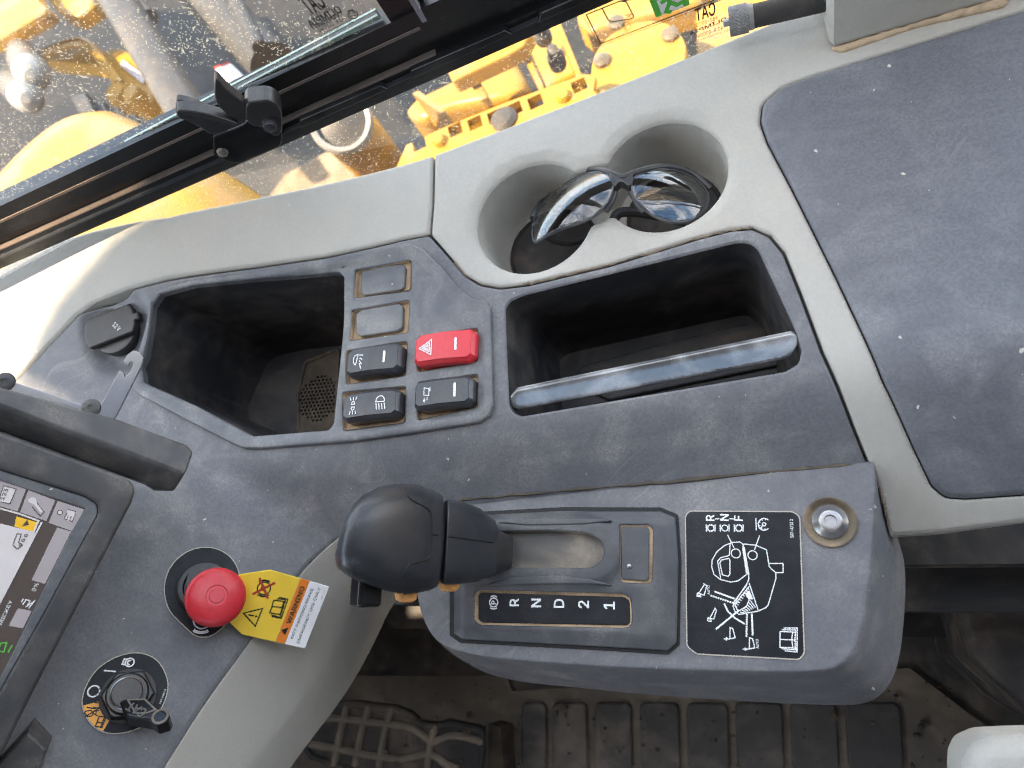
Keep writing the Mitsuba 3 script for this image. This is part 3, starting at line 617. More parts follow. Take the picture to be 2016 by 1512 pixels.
fill = [Polygon(pl4([(690, 810), (655, 835), (668, 872), (690, 890), (725, 890)]))]
art = shapely.union_all([ink(lines, W), ink(thick, 0.0010), *dots, *fill])
add(decal + '__drawing', print_mesh(art, podf, 0.0008), 'white_print', False)
dt = []
for ch, x in (('R', 383), ('N', 508), ('F', 632)): add(decal + '__direction_letter', text(podf, ch, c4(x, 212), c4(x, 150), 0.0050, True, h=0.0007), 'white_print', False)
for s, (x, y) in (('AUTO', (345, 848)), ('AUTO', (774, 1322))): dt.append(text(podf, s, c4(x, y), c4(x - 3, y - 60), 0.0014, True, h=0.0007))
dt.append(text(podf, '507-6713 2', c4(1078, 352), c4(1072, 190), 0.0018, True, h=0.0007, spread=np.linalg.norm(c4(1078, 352) - c4(1072, 188))))
for m in dt: add(decal + '__small_lettering', m, 'white_print', False)
add(decal + '__border', slab(dpoly.buffer(0.0005).difference(dpoly.buffer(-0.0002)), podf, 0.0001, 0.0007), 'edge_print', False)

# bolt in its cup
bf = Frame(podf.w(np.array([*podf.px(1634, 1028), 0])), (0, 0, 1))
bo = thing('bolt', 'hex socket bolt with steel head set in a rusty round cup on the pod', 'bolt')
add(bo + '__washer_cup', lathe([(0.0150, 0.0002), (0.0150, 0.0016), (0.0138, 0.0018), (0.0115, 0.0008), (0.0102, 0.0006), (0.001, 0.0006)], bf), 'brass')
add(bo + '__head', lathe([(0.0100, 0.0006), (0.0100, 0.0022), (0.0080, 0.0040), (0.0066, 0.0060), (0.0058, 0.0064), (0.0036, 0.0064), (0.0034, 0.0040), (0.001, 0.0040)], bf), 'steel')

# ------------------------------------------------------------------ gear lever
gl = thing('gear_lever', 'black gear lever with large rounded grip and orange thumb buttons, leaning over the selector slot', 'lever')
G0, G1 = P(1003, 1085, PZ + 0.004), P(735, 1060, 0.070)
ax = G1 - G0; GL = np.linalg.norm(ax); ax /= GL
gy = np.array([0.0, 1.0, 0]); gx = EYE - P(800, 1060, 0.055); gx /= np.linalg.norm(gx); gy -= gx * (gy @ gx); gy /= np.linalg.norm(gy)
def pixel_of(p):
    c = RM.T @ (p - EYE); return CX + F * c[0] / c[2], CY + F * c[1] / c[2], c[2]
def gring(u, top, bot, deep, e=0.62, n=48, anchor=0):
    """Cross-section of the grip where its axis shows at photo column u, reaching from row top to row bot."""
    best = min(np.linspace(-0.1, 1.5, 800), key=lambda t: abs(pixel_of(G0 + ax * GL * t)[0] - u))
    c = G0 + ax * GL * best; pu, pv, dep = pixel_of(c); s = dep / F
    mid, half = ((pv - (top + bot) / 2) * s, (bot - top) / 2 * s)
    a = np.linspace(0, 2 * np.pi, n, endpoint=False); ca, sa = np.cos(a), np.sin(a)
    ca, sa = np.sign(ca) * np.abs(ca) ** e, np.sign(sa) * np.abs(sa) ** e
    ring = c + gy * mid + half * ca[:, None] * gy + deep * sa[:, None] * gx
    if anchor:
        uu = np.array([pixel_of(q)[0] for q in ring]); ext = uu.min() if anchor < 0 else uu.max()
        du = (u - ext) / ((pixel_of(c + ax * 0.002)[0] - pu) / 0.002); ring = ring + ax * du
    return ring
add(gl + '__shaft', loft([gring(1005, 1056, 1118, 0.012), gring(992, 1050, 1122, 0.013), gring(972, 1042, 1128, 0.015)], True, True), 'black_plastic', 40)
NECK = loft([gring(978, 1042, 1128, 0.012), gring(970, 1026, 1132, 0.016, 0.5), gring(938, 1002, 1142, 0.023, 0.45), gring(905, 990, 1146, 0.026, 0.45), gring(877, 985, 1147, 0.028, 0.45), gring(871, 988, 1144, 0.0275, 0.5)], True, True)
add(gl + '__neck', NECK, 'knob_plastic', 40)
add(gl + '__collar_groove', loft([gring(874, 992, 1140, 0.026), gring(860, 992, 1140, 0.026)], True, True), 'black_print', 40)
RING = loft([gring(866, 982, 1146, 0.029, 0.55), gring(862, 976, 1152, 0.031, 0.55), gring(848, 968, 1158, 0.033, 0.55), gring(815, 958, 1164, 0.035, 0.58), gring(800, 956, 1165, 0.0355, 0.58)], True, True)
add(gl + '__grip_ring', RING, 'knob_plastic', 40)
GRIP = loft([gring(852, 985, 1125, 0.029, 0.5), gring(845, 972, 1150, 0.0338, 0.52), gring(820, 958, 1160, 0.0358, 0.54), gring(793, 954.5, 1163, 0.0366, 0.56), gring(765, 956, 1157, 0.0368, 0.6), gring(738, 962, 1148, 0.0358, 0.64), gring(711, 976, 1139, 0.0335, 0.68), gring(695, 993, 1132, 0.0300, 0.72), gring(683, 1013, 1126, 0.0250, 0.76), gring(674, 1040, 1119, 0.0190, 0.8), gring(668, 1063, 1112, 0.0120, 0.85), gring(665, 1082, 1104, 0.0050, 0.9)], True, True)
add(gl + '__grip', GRIP, 'knob_plastic', 40)
def gbutton(key, u, v, r, mat, lift, label=None, box=False):
    best = min(np.linspace(-0.1, 1.5, 800), key=lambda t: abs(pixel_of(G0 + ax * GL * t)[0] - u))
    c = G0 + ax * GL * best; pu, pv, dep = pixel_of(c); c = c - gy * (v - pv) * dep / F
    fr = Frame(c, -gy, ax)
    if box:
        q = Polygon([(-r, -r * 0.8), (r, -r * 0.8), (r, r * 0.8), (-r, r * 0.8)])
        k = add(key, slab(rounded(q, 0.003), fr, -0.012, lift, 0.002), mat)
    else:
        k = add(key, lathe([(r, -0.010), (r, lift * 0.35), (r * 0.9, lift * 0.75), (r * 0.6, lift * 0.96), (r * 0.1, lift)], fr, 32), mat)
    if label: labels[k] = {'label': label}
gbutton(gl + '__thumb_button', 806, 1160, 0.0068, 'orange_plastic', 0.0065, 'orange thumb button on the grip')
gbutton(gl + '__thumb_button', 888, 1141, 0.0068, 'orange_plastic', 0.0065, 'orange thumb button on the neck')
gbutton(gl + '__trigger', 728, 1148, 0.0078, 'gloss_black', 0.012, 'glossy black trigger under the grip', True)
# parting lines of the grip shells
def on_mesh(m, u, v):
    """First hit of the ray through a photo pixel with a mesh."""
    d = ray(u, v); t = m.triangles; e1, e2 = t[:, 1] - t[:, 0], t[:, 2] - t[:, 0]
    pv = np.cross(d, e2); det = (e1 * pv).sum(1); det = np.where(np.abs(det) < 1e-14, 1e-14, det)
    tv = EYE - t[:, 0]; uu = (tv * pv).sum(1) / det; qv = np.cross(tv, e1); vv = (qv @ d) / det; tt = (e2 * qv).sum(1) / det
    ok = (uu > -1e-4) & (vv > -1e-4) & (uu + vv < 1.0001) & (tt > 0.05)
    return EYE + d * tt[ok].min() if ok.any() else None
def seam_on(key, meshes, px, r, mat='black_print'):
    q = chaikin(px, 2, False); m = cat(*meshes)
    pts = [on_mesh(m, *c) for c in q]; pts = np.array([c for c in pts if c is not None])
    if len(pts) > 3: add(key, tube(pts, r, 6), mat)
seam_on(gl + '__parting_line', [GRIP, RING], [(786, 957), (798, 966), (806, 984), (842, 1000), (849, 1012), (850, 1055), (847, 1096), (838, 1104), (806, 1110), (799, 1122), (795, 1150)], 0.0006)
seam_on(gl + '__parting_line', [GRIP, RING], [(851, 1052), (862, 1053)], 0.0006)
seam_on(gl + '__parting_line', [NECK], [(873, 1055), (900, 1058), (940, 1064), (970, 1068)], 0.0006)
# ------------------------------------------------------------------ grey strip below the dash
st = con + '__lower_trim'
le = [(720, 1020), (690, 1040), (655, 1066), (610, 1106), (565, 1161), (520, 1221), (470, 1291), (400, 1386), (340, 1481), (300, 1545)]
re = [(830, 1040), (790, 1090), (745, 1140), (700, 1190), (665, 1265), (620, 1345), (575, 1410), (525, 1470), (485, 1520), (440, 1580)]
L0 = np.array([PH(*q) for q in le]); 
R0 = []
for (u, v), l in zip(re, L0):
    R0.append(P(u, v, l[2] - 0.055))
R0 = np.array(R0)
L0, R0 = chaikin(L0, 2, False), chaikin(R0, 2, False)
rows = []
for t, dz in ((0, -0.006), (0.0, -0.0012), (0.03, 0.0004), (0.08, 0.001), (0.3, 0.0025), (0.6, 0.0035), (0.85, 0.003), (0.95, 0.001), (1.0, -0.004), (1.01, -0.02), (0.97, -0.06)):
    rows.append(L0 * (1 - t) + R0 * t + np.array([0, 0, dz]))
add(st, loft(rows, False, False, closed=False), 'light_plastic', 40)

# ------------------------------------------------------------------ emergency stop
def dash_normal(p):
    e = 0.004
    return np.array([-(H(p[0] + e, p[1]) - H(p[0] - e, p[1])) / (2 * e), -(H(p[0], p[1] + e) - H(p[0], p[1] - e)) / (2 * e), 1.0])
ep = PH(397, 1160); en = dash_normal(ep); ef = Frame(ep, en, P(497, 1160) - P(397, 1160))
es = thing('emergency_button', 'red mushroom push button on a round black plate, low on the dash', 'button')
epl = chaikin([ef.px(u, v) for u, v in ((323, 1150), (335, 1115), (365, 1087), (400, 1077), (435, 1083), (462, 1105), (474, 1140), (470, 1185), (452, 1222), (425, 1248), (405, 1256), (385, 1253), (372, 1242), (355, 1226), (334, 1205), (325, 1180))], 3)
ebp = Polygon(epl)
add(es + '__plate', slab(ebp, ef, -0.004, 0.0012), 'decal_black', False)
add(es + '__plate_rim', slab(ebp.buffer(0.0004).difference(ebp.buffer(-0.0002)), ef, -0.004, 0.0014), 'edge_print', False)
c = ef.px(402, 1160)
efc = Frame(ef.w(np.array([*c, 0])), en, ef.x)
add(es + '__collar', lathe([(0.0185, 0.001), (0.0180, 0.006), (0.0165, 0.008), (0.0140, 0.008), (0.0130, 0.004), (0.0120, 0.004), (0.0118, 0.022)], efc), 'black_plastic')
# head centred on its own ray, along a slightly tilted stem
hd = ray(425, 1175); hq = EYE + hd * (((ef.p + ef.n * 0.026 - EYE) @ ef.n) / (hd @ ef.n))
hn = en / np.linalg.norm(en) + np.array([0.10, -0.10, 0.0])
hf = Frame(hq, hn, ef.x)
HR = 57 * pixel_of(hq)[2] / F
add(es + '__stem', tube([efc.w(np.array([0, 0, 0.004])), hq], [0.0125, 0.0125], 24), 'red_plastic')
add(es + '__head', lathe([(HR * 0.45, -0.010), (HR * 0.86, -0.008), (HR * 0.98, -0.004), (HR, -0.0015), (HR * 0.985, 0.001), (HR * 0.93, 0.003), (HR * 0.8, 0.0047), (HR * 0.6, 0.0058), (HR * 0.36, 0.0063), (HR * 0.34, 0.0057), (HR * 0.25, 0.0057), (HR * 0.235, 0.0066), (0.0005, 0.0066)], hf, 64), 'red_plastic', 30)
bk = [circle(ef.px(399, 1221), np.linalg.norm(ef.px(417, 1221) - ef.px(399, 1221)))]
bq = ef.px(399, 1221); br = np.linalg.norm(ef.px(425, 1221) - bq)
dn = ef.px(394, 1250) - bq; a0 = math.degrees(math.atan2(dn[1], dn[0]))
add(es + '__brake_symbol', print_mesh(shapely.union_all([ink(bk, 0.0009), ink([circle(bq, br, 16, a0 - 34, a0 + 34)], 0.0020)]), ef, 0.0015), 'white_print', False)

# warning tag
tn = np.array([0.50, -0.30, 0.81])
tp = hq - hf.n * 0.012
tg = Frame(tp, tn, np.array([0.9, -0.2, -0.5]))
tag = thing('warning_tag', 'yellow, orange and white plastic tag hanging under the red mushroom button', 'tag')
tpx = [(449, 1221), (430, 1190), (440, 1150), (471, 1131), (532, 1122), (648, 1155), (600, 1276), (477, 1248)]
tgp = tg.poly(tpx)
bandA, bandB = tg.poly([(591, 1100), (609, 1105), (550, 1300), (530, 1296)]), None
l1, l2, l3, l4 = (592, 1139), (610, 1144), (561, 1267), (543, 1262)
ora = tg.poly([l1, l2, l3, l4]); whi = tg.poly([l2, (648, 1155), (600, 1276), l3])
add(tag + '__yellow_part', slab(tgp.difference(ora.buffer(0.0001)).difference(whi.buffer(0.0001)), tg, -0.0008, 0.0008), 'tag_yellow', False)
add(tag + '__orange_band', slab(ora.buffer(-0.00005), tg, -0.0008, 0.00081), 'tag_orange', False)
add(tag + '__white_end', slab(whi.buffer(-0.00005), tg, -0.0008, 0.0008), 'tag_white', False)
def c8(x, y): return tg.px(300 + x / 5.305, 1050 + y / 5.305, 0.0009)
def pl8(pts): return [c8(x, y) for x, y in pts]
blk = [pl8(p) for p in ([(950, 835), (1150, 785), (1075, 970), (950, 835), (1000, 822)],
    [(1265, 700), (1370, 710), (1395, 718)], [(1250, 765), (1365, 775)], [(1265, 700), (1250, 765), (1225, 830), (1340, 850)], [(1300, 685), (1390, 690), (1365, 775), (1330, 880), (1240, 850)], [(1320, 668), (1415, 690), (1345, 888), (1245, 868)], [(1372, 712), (1355, 780), (1335, 850)])]
u8 = np.linalg.norm(c8(100, 0) - c8(0, 0)) / 100
pcx = c8(1165, 575)
blk.append(circle(pcx, 72 * u8)); 
blk2 = [circle(pcx, 92 * u8, 20, 60, 140), circle(pcx, 92 * u8, 20, 240, 320)]
ex = [Polygon(pl8([(1000, 845), (1010, 862), (1062, 868), (1064, 856), (1015, 845)])), Point(c8(1084, 868)).buffer(0.0007), Polygon(pl8([(1345, 1010), (1420, 985), (1385, 1062)]))]
add(tag + '__pictograms', cat(print_mesh(shapely.union_all([ink(blk, 0.0008), ink(blk2, 0.0012), *ex]), tg, 0.0010), text(tg, 'P', pcx, c8(1185, 520), 68 * u8, True, center=2, h=0.0009)), 'black_print', False)
add(tag + '__red_cross', print_mesh(ink([pl8([(1120, 465), (1208, 682)]), pl8([(1045, 635), (1282, 515)])], 0.0015), tg, 0.0013), 'red_print', False)
tt = [text(tg, 'WARNING', c8(1442, 950), c8(1592, 565), 50 * u8, True, h=0.0009, spread=np.linalg.norm(c8(1442, 950) - c8(1592, 562))),
      text(tg, 'NOT PARKING BRAKE', c8(1468, 1105), c8(1685, 580), 32 * u8, h=0.0009, spread=np.linalg.norm(c8(1468, 1105) - c8(1685, 580))),
      text(tg, 'EMERGENCY USE ONLY', c8(1530, 1155), c8(1760, 570), 32 * u8, h=0.0009, spread=np.linalg.norm(c8(1530, 1155) - c8(1760, 570)))]
for m in tt: add(tag + '__text_line', m, 'black_print', False)
add(tag + '__number', text(tg, '555-2417', c8(1772, 690), c8(1812, 585), 16 * u8, h=0.0009, spread=110 * u8), 'screen_grey', False)

# ------------------------------------------------------------------ ignition switch and key
ip = PH(245, 1366); inn = dash_normal(ip); fi = Frame(ip, inn, P(345, 1366) - P(245, 1366))
ig = thing('ignition_switch', 'round black ignition plate with white position marks and an orange warning sector', 'ignition switch')
ipl = chaikin([fi.px(u, v) for u, v in ((160, 1389), (166, 1357), (186, 1322), (215, 1300), (250, 1286), (285, 1286), (315, 1303), (332, 1340), (329, 1370), (315, 1402), (290, 1426), (258, 1441), (224, 1446), (196, 1440), (173, 1420))], 3)
ipp = Polygon(ipl)
add(ig + '__plate', slab(ipp, fi, -0.004, 0.0012), 'decal_black', False)
add(ig + '__plate_rim', slab(ipp.buffer(0.0003).difference(ipp.buffer(-0.0003)), fi, -0.004, 0.0014), 'edge_print', False)
def c6(x, y, h=0.0013): return fi.px(140 + x / 7.754, 1270 + y / 7.754, h)
def pl6(pts): return [c6(x, y) for x, y in pts]
osec = Polygon(pl6([(155, 930), (450, 852), (485, 950), (540, 1020), (628, 1080), (470, 1342), (380, 1310), (290, 1250), (220, 1160), (175, 1060)]))
add(ig + '__warning_sector', slab(osec.intersection(ipp.buffer(-0.0004)), fi, 0.0012, 0.0014), 'warn_orange', False)
add(ig + '__sector_print', cat(print_mesh(ink([pl6(p) for p in ([(215, 1095), (445, 950)], [(205, 1040), (225, 1010), (300, 995), (340, 1040), (310, 1085), (250, 1090), (205, 1040)], [(240, 950), (350, 970), (390, 965)], [(430, 1090), (535, 1095), (470, 1260), (370, 1240), (395, 1180), (430, 1090)], [(395, 1180), (500, 1190)], [(510, 1100), (450, 1255)])], 0.0007), fi, 0.0016), text(fi, 'AUTO', c6(400, 1090), c6(440, 960), 0.0040, False, h=0.0015, spread=0.0165)), 'black_print', False)
u6 = np.linalg.norm(c6(100, 0) - c6(0, 0)) / 100
sym = [pl6([(500, 388), (685, 405)]), circle(c6(345, 705), 88 * u6), pl6([(830, 300), (780, 292), (812, 212), (860, 218)]), circle(c6(895, 265), 68 * u6, 30, 0, 360), circle(c6(895, 268), 35 * u6, 16, 70, 290)]
add(ig + '__position_marks', cat(print_mesh(ink(sym, 0.0009), fi, 0.0015), text(fi, '345-0351 2', c6(1365, 905), c6(1455, 670), 26 * u6, True, h=0.0014, spread=250 * u6)), 'white_print', False)
nc = c6(868, 770, 0.003)
nf = Frame(fi.w(np.array([*nc, 0])), inn, fi.x)
add(ig + '__lock_washer', lathe([(0.0164, 0.0012), (0.0162, 0.0022), (0.0150, 0.0024)], nf), 'machine_grey')
hexp = Polygon(circle((0, 0), 0.0156, 7, 10, 370))
add(ig + '__nut', slab(hexp, nf, 0.002, 0.009, 0.0012), 'gloss_black', 25)
add(ig + '__barrel', lathe([(0.0122, 0.008), (0.0122, 0.0125), (0.0112, 0.0140), (0.0095, 0.0140), (0.0092, 0.0155), (0.0085, 0.0160), (0.001, 0.0160)], nf), 'gloss_black')
add(ig + '__barrel_face', lathe([(0.0082, 0.0155), (0.0080, 0.0172), (0.001, 0.0174)], nf), 'gloss_black')
add(ig + '__barrel_ring', lathe([(0.0098, 0.0138), (0.0097, 0.0152), (0.0090, 0.0158), (0.0086, 0.0152)], nf), 'steel')
ke = thing('ignition_key', 'black plastic headed key with moulded lettering, standing in the ignition lock', 'key')
# the bow stands on the lock face, its flat side turned to the camera
k0 = nf.w(np.array([0, 0, 0.017]))
kt = P(328, 1418, k0[2] - 0.004)
kx = kt - k0; kx /= np.linalg.norm(kx); kc = (k0 + kt) / 2
view = EYE - kc; view /= np.linalg.norm(view)
kn = view - kx * (view @ kx) + 0.35 * np.array([0.0, 1.0, 0.0]); kn -= kx * (kn @ kx)
kf = Frame(k0, kn, kx)
kpx = [(236, 1384), (252, 1377), (286, 1378), (322, 1402), (336, 1412), (331, 1423), (309, 1430), (296, 1421), (250, 1413), (243, 1404)]
kp = rounded(kf.poly(kpx), 0.001)
add(ke + '__bow', slab(kp, kf, -0.009, 0.002, 0.0012), 'gloss_black', 30)
def c6k(x, y): return kf.px(140 + x / 7.754, 1270 + y / 7.754, 0.0022)
add(ke + '__moulded_frame', print_mesh(ink([[c6k(*q) for q in ((865, 835), (1125, 830), (1290, 985), (1160, 1035), (985, 1040), (865, 835))]], 0.0010), kf, 0.0024), 'slot_dust', False)
add(ke + '__lettering', text(kf, 'CAT', c6k(1180, 1000), c6k(925, 870), 0.0052, True, h=0.0022, depth=0.0004, center=False, spread=np.linalg.norm(c6k(1180, 1000) - c6k(925, 870)), mirror=False), 'slot_dust', False)
hole = kf.px(140 + 1360 / 7.754, 1270 + 1090 / 7.754, 0.002)
add(ke + '__ring', kf.put(tube(np.column_stack([circle(hole, 0.0042, 24)[:, 0] * 1, circle(hole, 0.0042, 24)[:, 1], np.full(24, 0.0020)]), 0.0008, 8)), 'slot_dust')

# ------------------------------------------------------------------ monitor
mn = np.array([0.72, -0.13, 0.68])
mf = Frame(P(100, 1100, 0.135), mn, P(240, 945, 0.135) - P(0, 860, 0.135))
mo = thing('display_monitor', 'black framed display screen with menu icons at the left edge of the photo', 'monitor')
bezo = rounded(mf.poly([(-330, 735), (0, 851), (208, 926), (256, 945), (266, 965), (258, 990), (160, 1178), (60, 1370), (0, 1490), (-60, 1612), (-330, 1560)]), 0.004)
scr_o = rounded(mf.poly([(-330, 812), (0, 924), (165, 976), (192, 992), (193, 1012), (152, 1087), (79, 1222), (16, 1332), (-70, 1490), (-330, 1420)]), 0.004)
disp = mf.poly([(-330, 846), (0, 946), (167, 1001), (141, 1046), (91, 1149), (24, 1287), (-60, 1450), (-330, 1380)], -0.003)
add(mo + '__frame', slab(bezo.difference(scr_o), mf, -0.016, 0.0, 0.002), 'monitor_plastic')
add(mo + '__body', slab(bezo.buffer(-0.003), mf, -0.045, -0.0165), 'monitor_plastic', False)
add(mo + '__inner_rim', slab(scr_o.buffer(-0.0003).difference(disp), mf, -0.010, -0.0028, 0.0006), 'bezel_plastic')
add(mo + '__screen', slab(disp, mf, -0.010, -0.0040), 'screen_brown', False)
sf_ = mf.up(-0.0040)
def q7(x, y): return sf_.px(x / 3.78, 930 + y / 3.78)
def pl7(pts): return [q7(x, y) for x, y in pts]
def scr(key, pts, mat, h): add(mo + '__screen__' + key, slab(Polygon(pl7(pts)).buffer(0).intersection(affinity.translate(disp, 0, 0)), sf_, 0.0001, h), mat, False)
scr('menu_tile', [(-400, -80), (195, 125), (130, 290), (-400, 130)], 'screen_grey', 0.0003)
scr('menu_tile', [(212, 132), (412, 208), (345, 362), (150, 296)], 'screen_grey', 0.0003)
scr('menu_tile', [(430, 212), (625, 275), (545, 440), (362, 375)], 'screen_grey', 0.0003)
scr('content_area', [(-400, 280), (100, 405), (262, 452), (0, 960), (-400, 1500)], 'screen_light', 0.0003)
scr('arrow_tile', [(122, 328), (282, 372), (245, 445), (108, 402)], 'screen_yellow', 0.0005)
scr('side_bar', [(425, 410), (530, 440), (335, 830), (235, 800)], 'screen_grey', 0.0003)
scr('side_bar', [(135, 1010), (235, 1032), (170, 1160), (65, 1140)], 'screen_grey', 0.0003)
wl = [pl7(p) for p in ([(312, 370), (-10, 990)], [(-20, 262), (150, 310), (288, 360), (250, 448), (60, 402)])]
add(mo + '__screen__divider_lines', print_mesh(ink(wl, 0.0009), sf_, 0.0006), 'screen_light', False)
u7 = np.linalg.norm(q7(100, 0) - q7(0, 0)) / 100
ic_w = [Polygon(pl7([(28, 100), (122, 125), (75, 235), (-10, 215)])), ink([pl7([(225, 215), (262, 225), (318, 295)])], 30 * u7), ink([circle(q7(240, 212), 22 * u7, 20, -60, 220)], 20 * u7), Point(q7(447, 298)).buffer(17 * u7), Polygon(pl7([(508, 275), (572, 295), (545, 368), (475, 348)]))]
add(mo + '__screen__icon_fill', print_mesh(shapely.union_all(ic_w), sf_, 0.0006), 'screen_light', False)
ic_d = [ink([pl7([(28, 100), (122, 125), (75, 235), (-10, 215), (28, 100)]), pl7([(508, 275), (572, 295)]), pl7([(500, 300), (478, 345), (500, 352), (508, 320)]), pl7([(565, 300), (540, 366), (520, 358), (530, 325)]), circle(q7(447, 298), 20 * u7), pl7([(240, 255), (300, 325), (330, 295), (275, 225)]),
                 pl7([(100, 530), (130, 455), (160, 460), (140, 520), (165, 545), (130, 570), (95, 540)])], 7 * u7), Polygon(pl7([(205, 350), (215, 390), (165, 402)])), ink([circle(q7(195, 470), 11 * u7), circle(q7(175, 505), 11 * u7), circle(q7(155, 540), 11 * u7)], 6 * u7)]
add(mo + '__screen__icon_lines', cat(print_mesh(shapely.union_all(ic_d), sf_, 0.0008), text(sf_, '123', q7(28, 212), q7(72, 108), 30 * u7, True, h=0.0007, spread=105 * u7)), 'screen_brown', False)
for m in (text(sf_, 'MICKEY', q7(12, 1140), q7(95, 960), 28 * u7, False, h=0.0005, spread=np.linalg.norm(q7(12, 1140) - q7(95, 955))), text(sf_, '0%', q7(262, 890), q7(292, 822), 32 * u7, False, h=0.0005, spread=75 * u7),
    print_mesh(ink([pl7([(170, 985), (195, 945), (225, 955), (200, 1000)]), pl7([(190, 1000), (255, 960)]), pl7([(215, 1010), (262, 950)]), pl7([(160, 965), (175, 940)])], 8 * u7), sf_, 0.0006)): add(mo + '__screen__white_marking', m, 'white_print', False)
add(mo + '__screen__body_symbol', print_mesh(ink([pl7([(-20, 1330), (30, 1335), (50, 1265), (10, 1270), (-20, 1330)]), pl7([(60, 1340), (92, 1285)])], 9 * u7), sf_, 0.0006), 'green_print', False)
add(mo + '__lower_foot', slab(mf.poly([(60, 1430), (97, 1465), (75, 1530), (-40, 1540)], -0.03), mf, -0.06, -0.02, 0.002), 'monitor_plastic')
# visor above the monitor
vi = thing('monitor_visor', 'black angled sunshade hood above the display screen', 'visor')
vf = mf.up(-0.004)
vp = vf.poly([(-330, 645), (0, 763), (232, 826), (368, 876), (380, 890), (368, 925), (345, 964), (306, 962), (285, 949), (0, 846), (-330, 730)], 0.0)
def vz(x, y):
    e = vf.px(285, 949); b = vf.px(0, 846); d = (e - b) / np.linalg.norm(e - b); nn = np.array([-d[1], d[0]])
    t = (np.asarray(x) - b[0]) * nn[0] + (np.asarray(y) - b[1]) * nn[1]
    return 0.004 - 1.15 * np.maximum(0.0125 - t, 0) - 0.28 * np.maximum(t - 0.0125, 0)
add(vi + '__bar', panel(vp, vz, 0.0015, 0.04, step=0.0022, edge=0.0022, frame=vf), 'monitor_plastic', 24)
# hooked bracket
hk = thing('hook_bracket', 'bare steel strip bracket with a hooked end, screwed on top of the visor', 'bracket')
hkf = Frame(P(228, 770, 0.060), np.array([0.35, -0.25, 0.90]), P(300, 700, .06) - P(220, 800, .06))
hp = hkf.poly([(198, 798), (235, 729), (243, 734), (245, 743), (257, 731), (262, 718), (262, 713), (256, 712), (252, 720), (243, 712), (250, 699), (262, 690), (274, 693), (282, 705), (278, 721), (228, 820), (220, 828), (200, 818)])
add(hk + '__hook_plate', slab(hp, hkf, -0.0016, 0.0, 0.0004), 'bracket_steel', 30)
sfm = Frame(P(198, 806, 0.060), np.array([0.55, -0.2, 0.8]), P(198, 806, .06) - P(0, 756, .06))
spx = [(-60, 738), (26, 752), (155, 794), (200, 799), (220, 827), (0, 766), (-60, 750)]
add(hk + '__base_strip', slab(sfm.poly(spx), sfm, -0.0016, -0.0004, 0.0004), 'bracket_steel', 30)
for u, v in ((10, 751), (179, 803)):
    q = sfm.px(u, v)
    add(hk + '__screw', lathe([(0.0068, -0.0005), (0.0064, 0.0006), (0.0046, 0.0014), (0.0022, 0.0014), (0.0020, 0.0006), (0.001, 0.0006)], Frame(sfm.w(np.array([*q, 0])), sfm.n), 24), 'monitor_plastic')

# ------------------------------------------------------------------ safety glasses in the cup holes
sg = thing('safety_glasses', 'clear lens safety glasses with dark grey frame, lying across the two cup holes', 'glasses')
gfr = Frame(P(1210, 390, 0.004), np.array([0.05, 0.28, 0.96]), np.array([1.0, 0.1, 0]))
lensA = [(1070, 392), (1094, 367), (1136, 347), (1178, 339), (1200, 346), (1209, 368), (1200, 395), (1178, 420), (1143, 437), (1094, 451), (1056, 477), (1048, 471), (1050, 435)]
lensB = [(1249, 348), (1280, 337), (1317, 333), (1362, 346), (1390, 372), (1396, 392), (1384, 415), (1350, 430), (1299, 427), (1265, 409), (1248, 387), (1243, 365)]
brow = [(1049, 430), (1068, 388), (1092, 361), (1132, 341), (1178, 334), (1206, 343), (1222, 352), (1240, 345), (1278, 332), (1317, 328), (1364, 341), (1398, 372)]
bc = gfr.px(1215, 380)
def gpx(u, v):
    q = gfr.px(u, v)
    for _ in range(4): q = gfr.px(u, v, float(gz(q[0], q[1])))
    return q
def gz(x, y): 
    dx = np.asarray(x) - bc[0]; dy = np.asarray(y) - bc[1]
    s = dx + 0.036 * np.sign(-dx)
    return 0.010 - 6.5 * dx ** 2 - 11.0 * (dy - 0.004) ** 2
for pts in (lensA, lensB):
    lp = Polygon(chaikin([gpx(u, v) for u, v in pts], 3))
    m = panel(lp, gz, 0.0003, 0.0, step=0.003, edge=0.0016)
    add(sg + '__lens', gfr.put(m), 'lens_glass', True)
    rim = lp.buffer(0.0008).difference(lp.buffer(-0.0004))
    add(sg + '__lens_rim', slab(rim, gfr, -0.0016, 0.0004, 0, gz), 'lens_edge', False)
def gpts(pts, lift=0.0): 
    q = chaikin([gpx(u, v) for u, v in pts], 3, False); return gfr.w(np.column_stack([q, gz(q[:, 0], q[:, 1]) + lift]))
add(sg + '__brow_frame', tube(gpts(brow), 0.0026, 12), 'black_plastic')
add(sg + '__nose_bridge', slab(Polygon(chaikin([gpx(u, v) for u, v in ((1199, 340), (1222, 348), (1246, 340), (1248, 362), (1238, 372), (1228, 362), (1219, 362), (1210, 374), (1204, 362))], 2)), gfr, -0.004, 0.002, 0, gz), 'black_plastic', 30)
add(sg + '__nose_pad', tube(gpts([(1210, 372), (1204, 392), (1192, 412)], -0.003), 0.0018, 8), 'black_plastic')
add(sg + '__nose_pad', tube(gpts([(1240, 372), (1252, 395), (1266, 412)], -0.003), 0.0018, 8), 'black_plastic')
def dp(u, v, z): return P(u, v, z)
add(sg + '__temple', tube(chaikin(np.array([dp(1208, 436, -0.022), dp(1214, 420, -0.020), dp(1235, 416, -0.022), dp(1275, 420, -0.026), dp(1350, 436, -0.035)]), 2, False), 0.0038, 10), 'black_plastic')
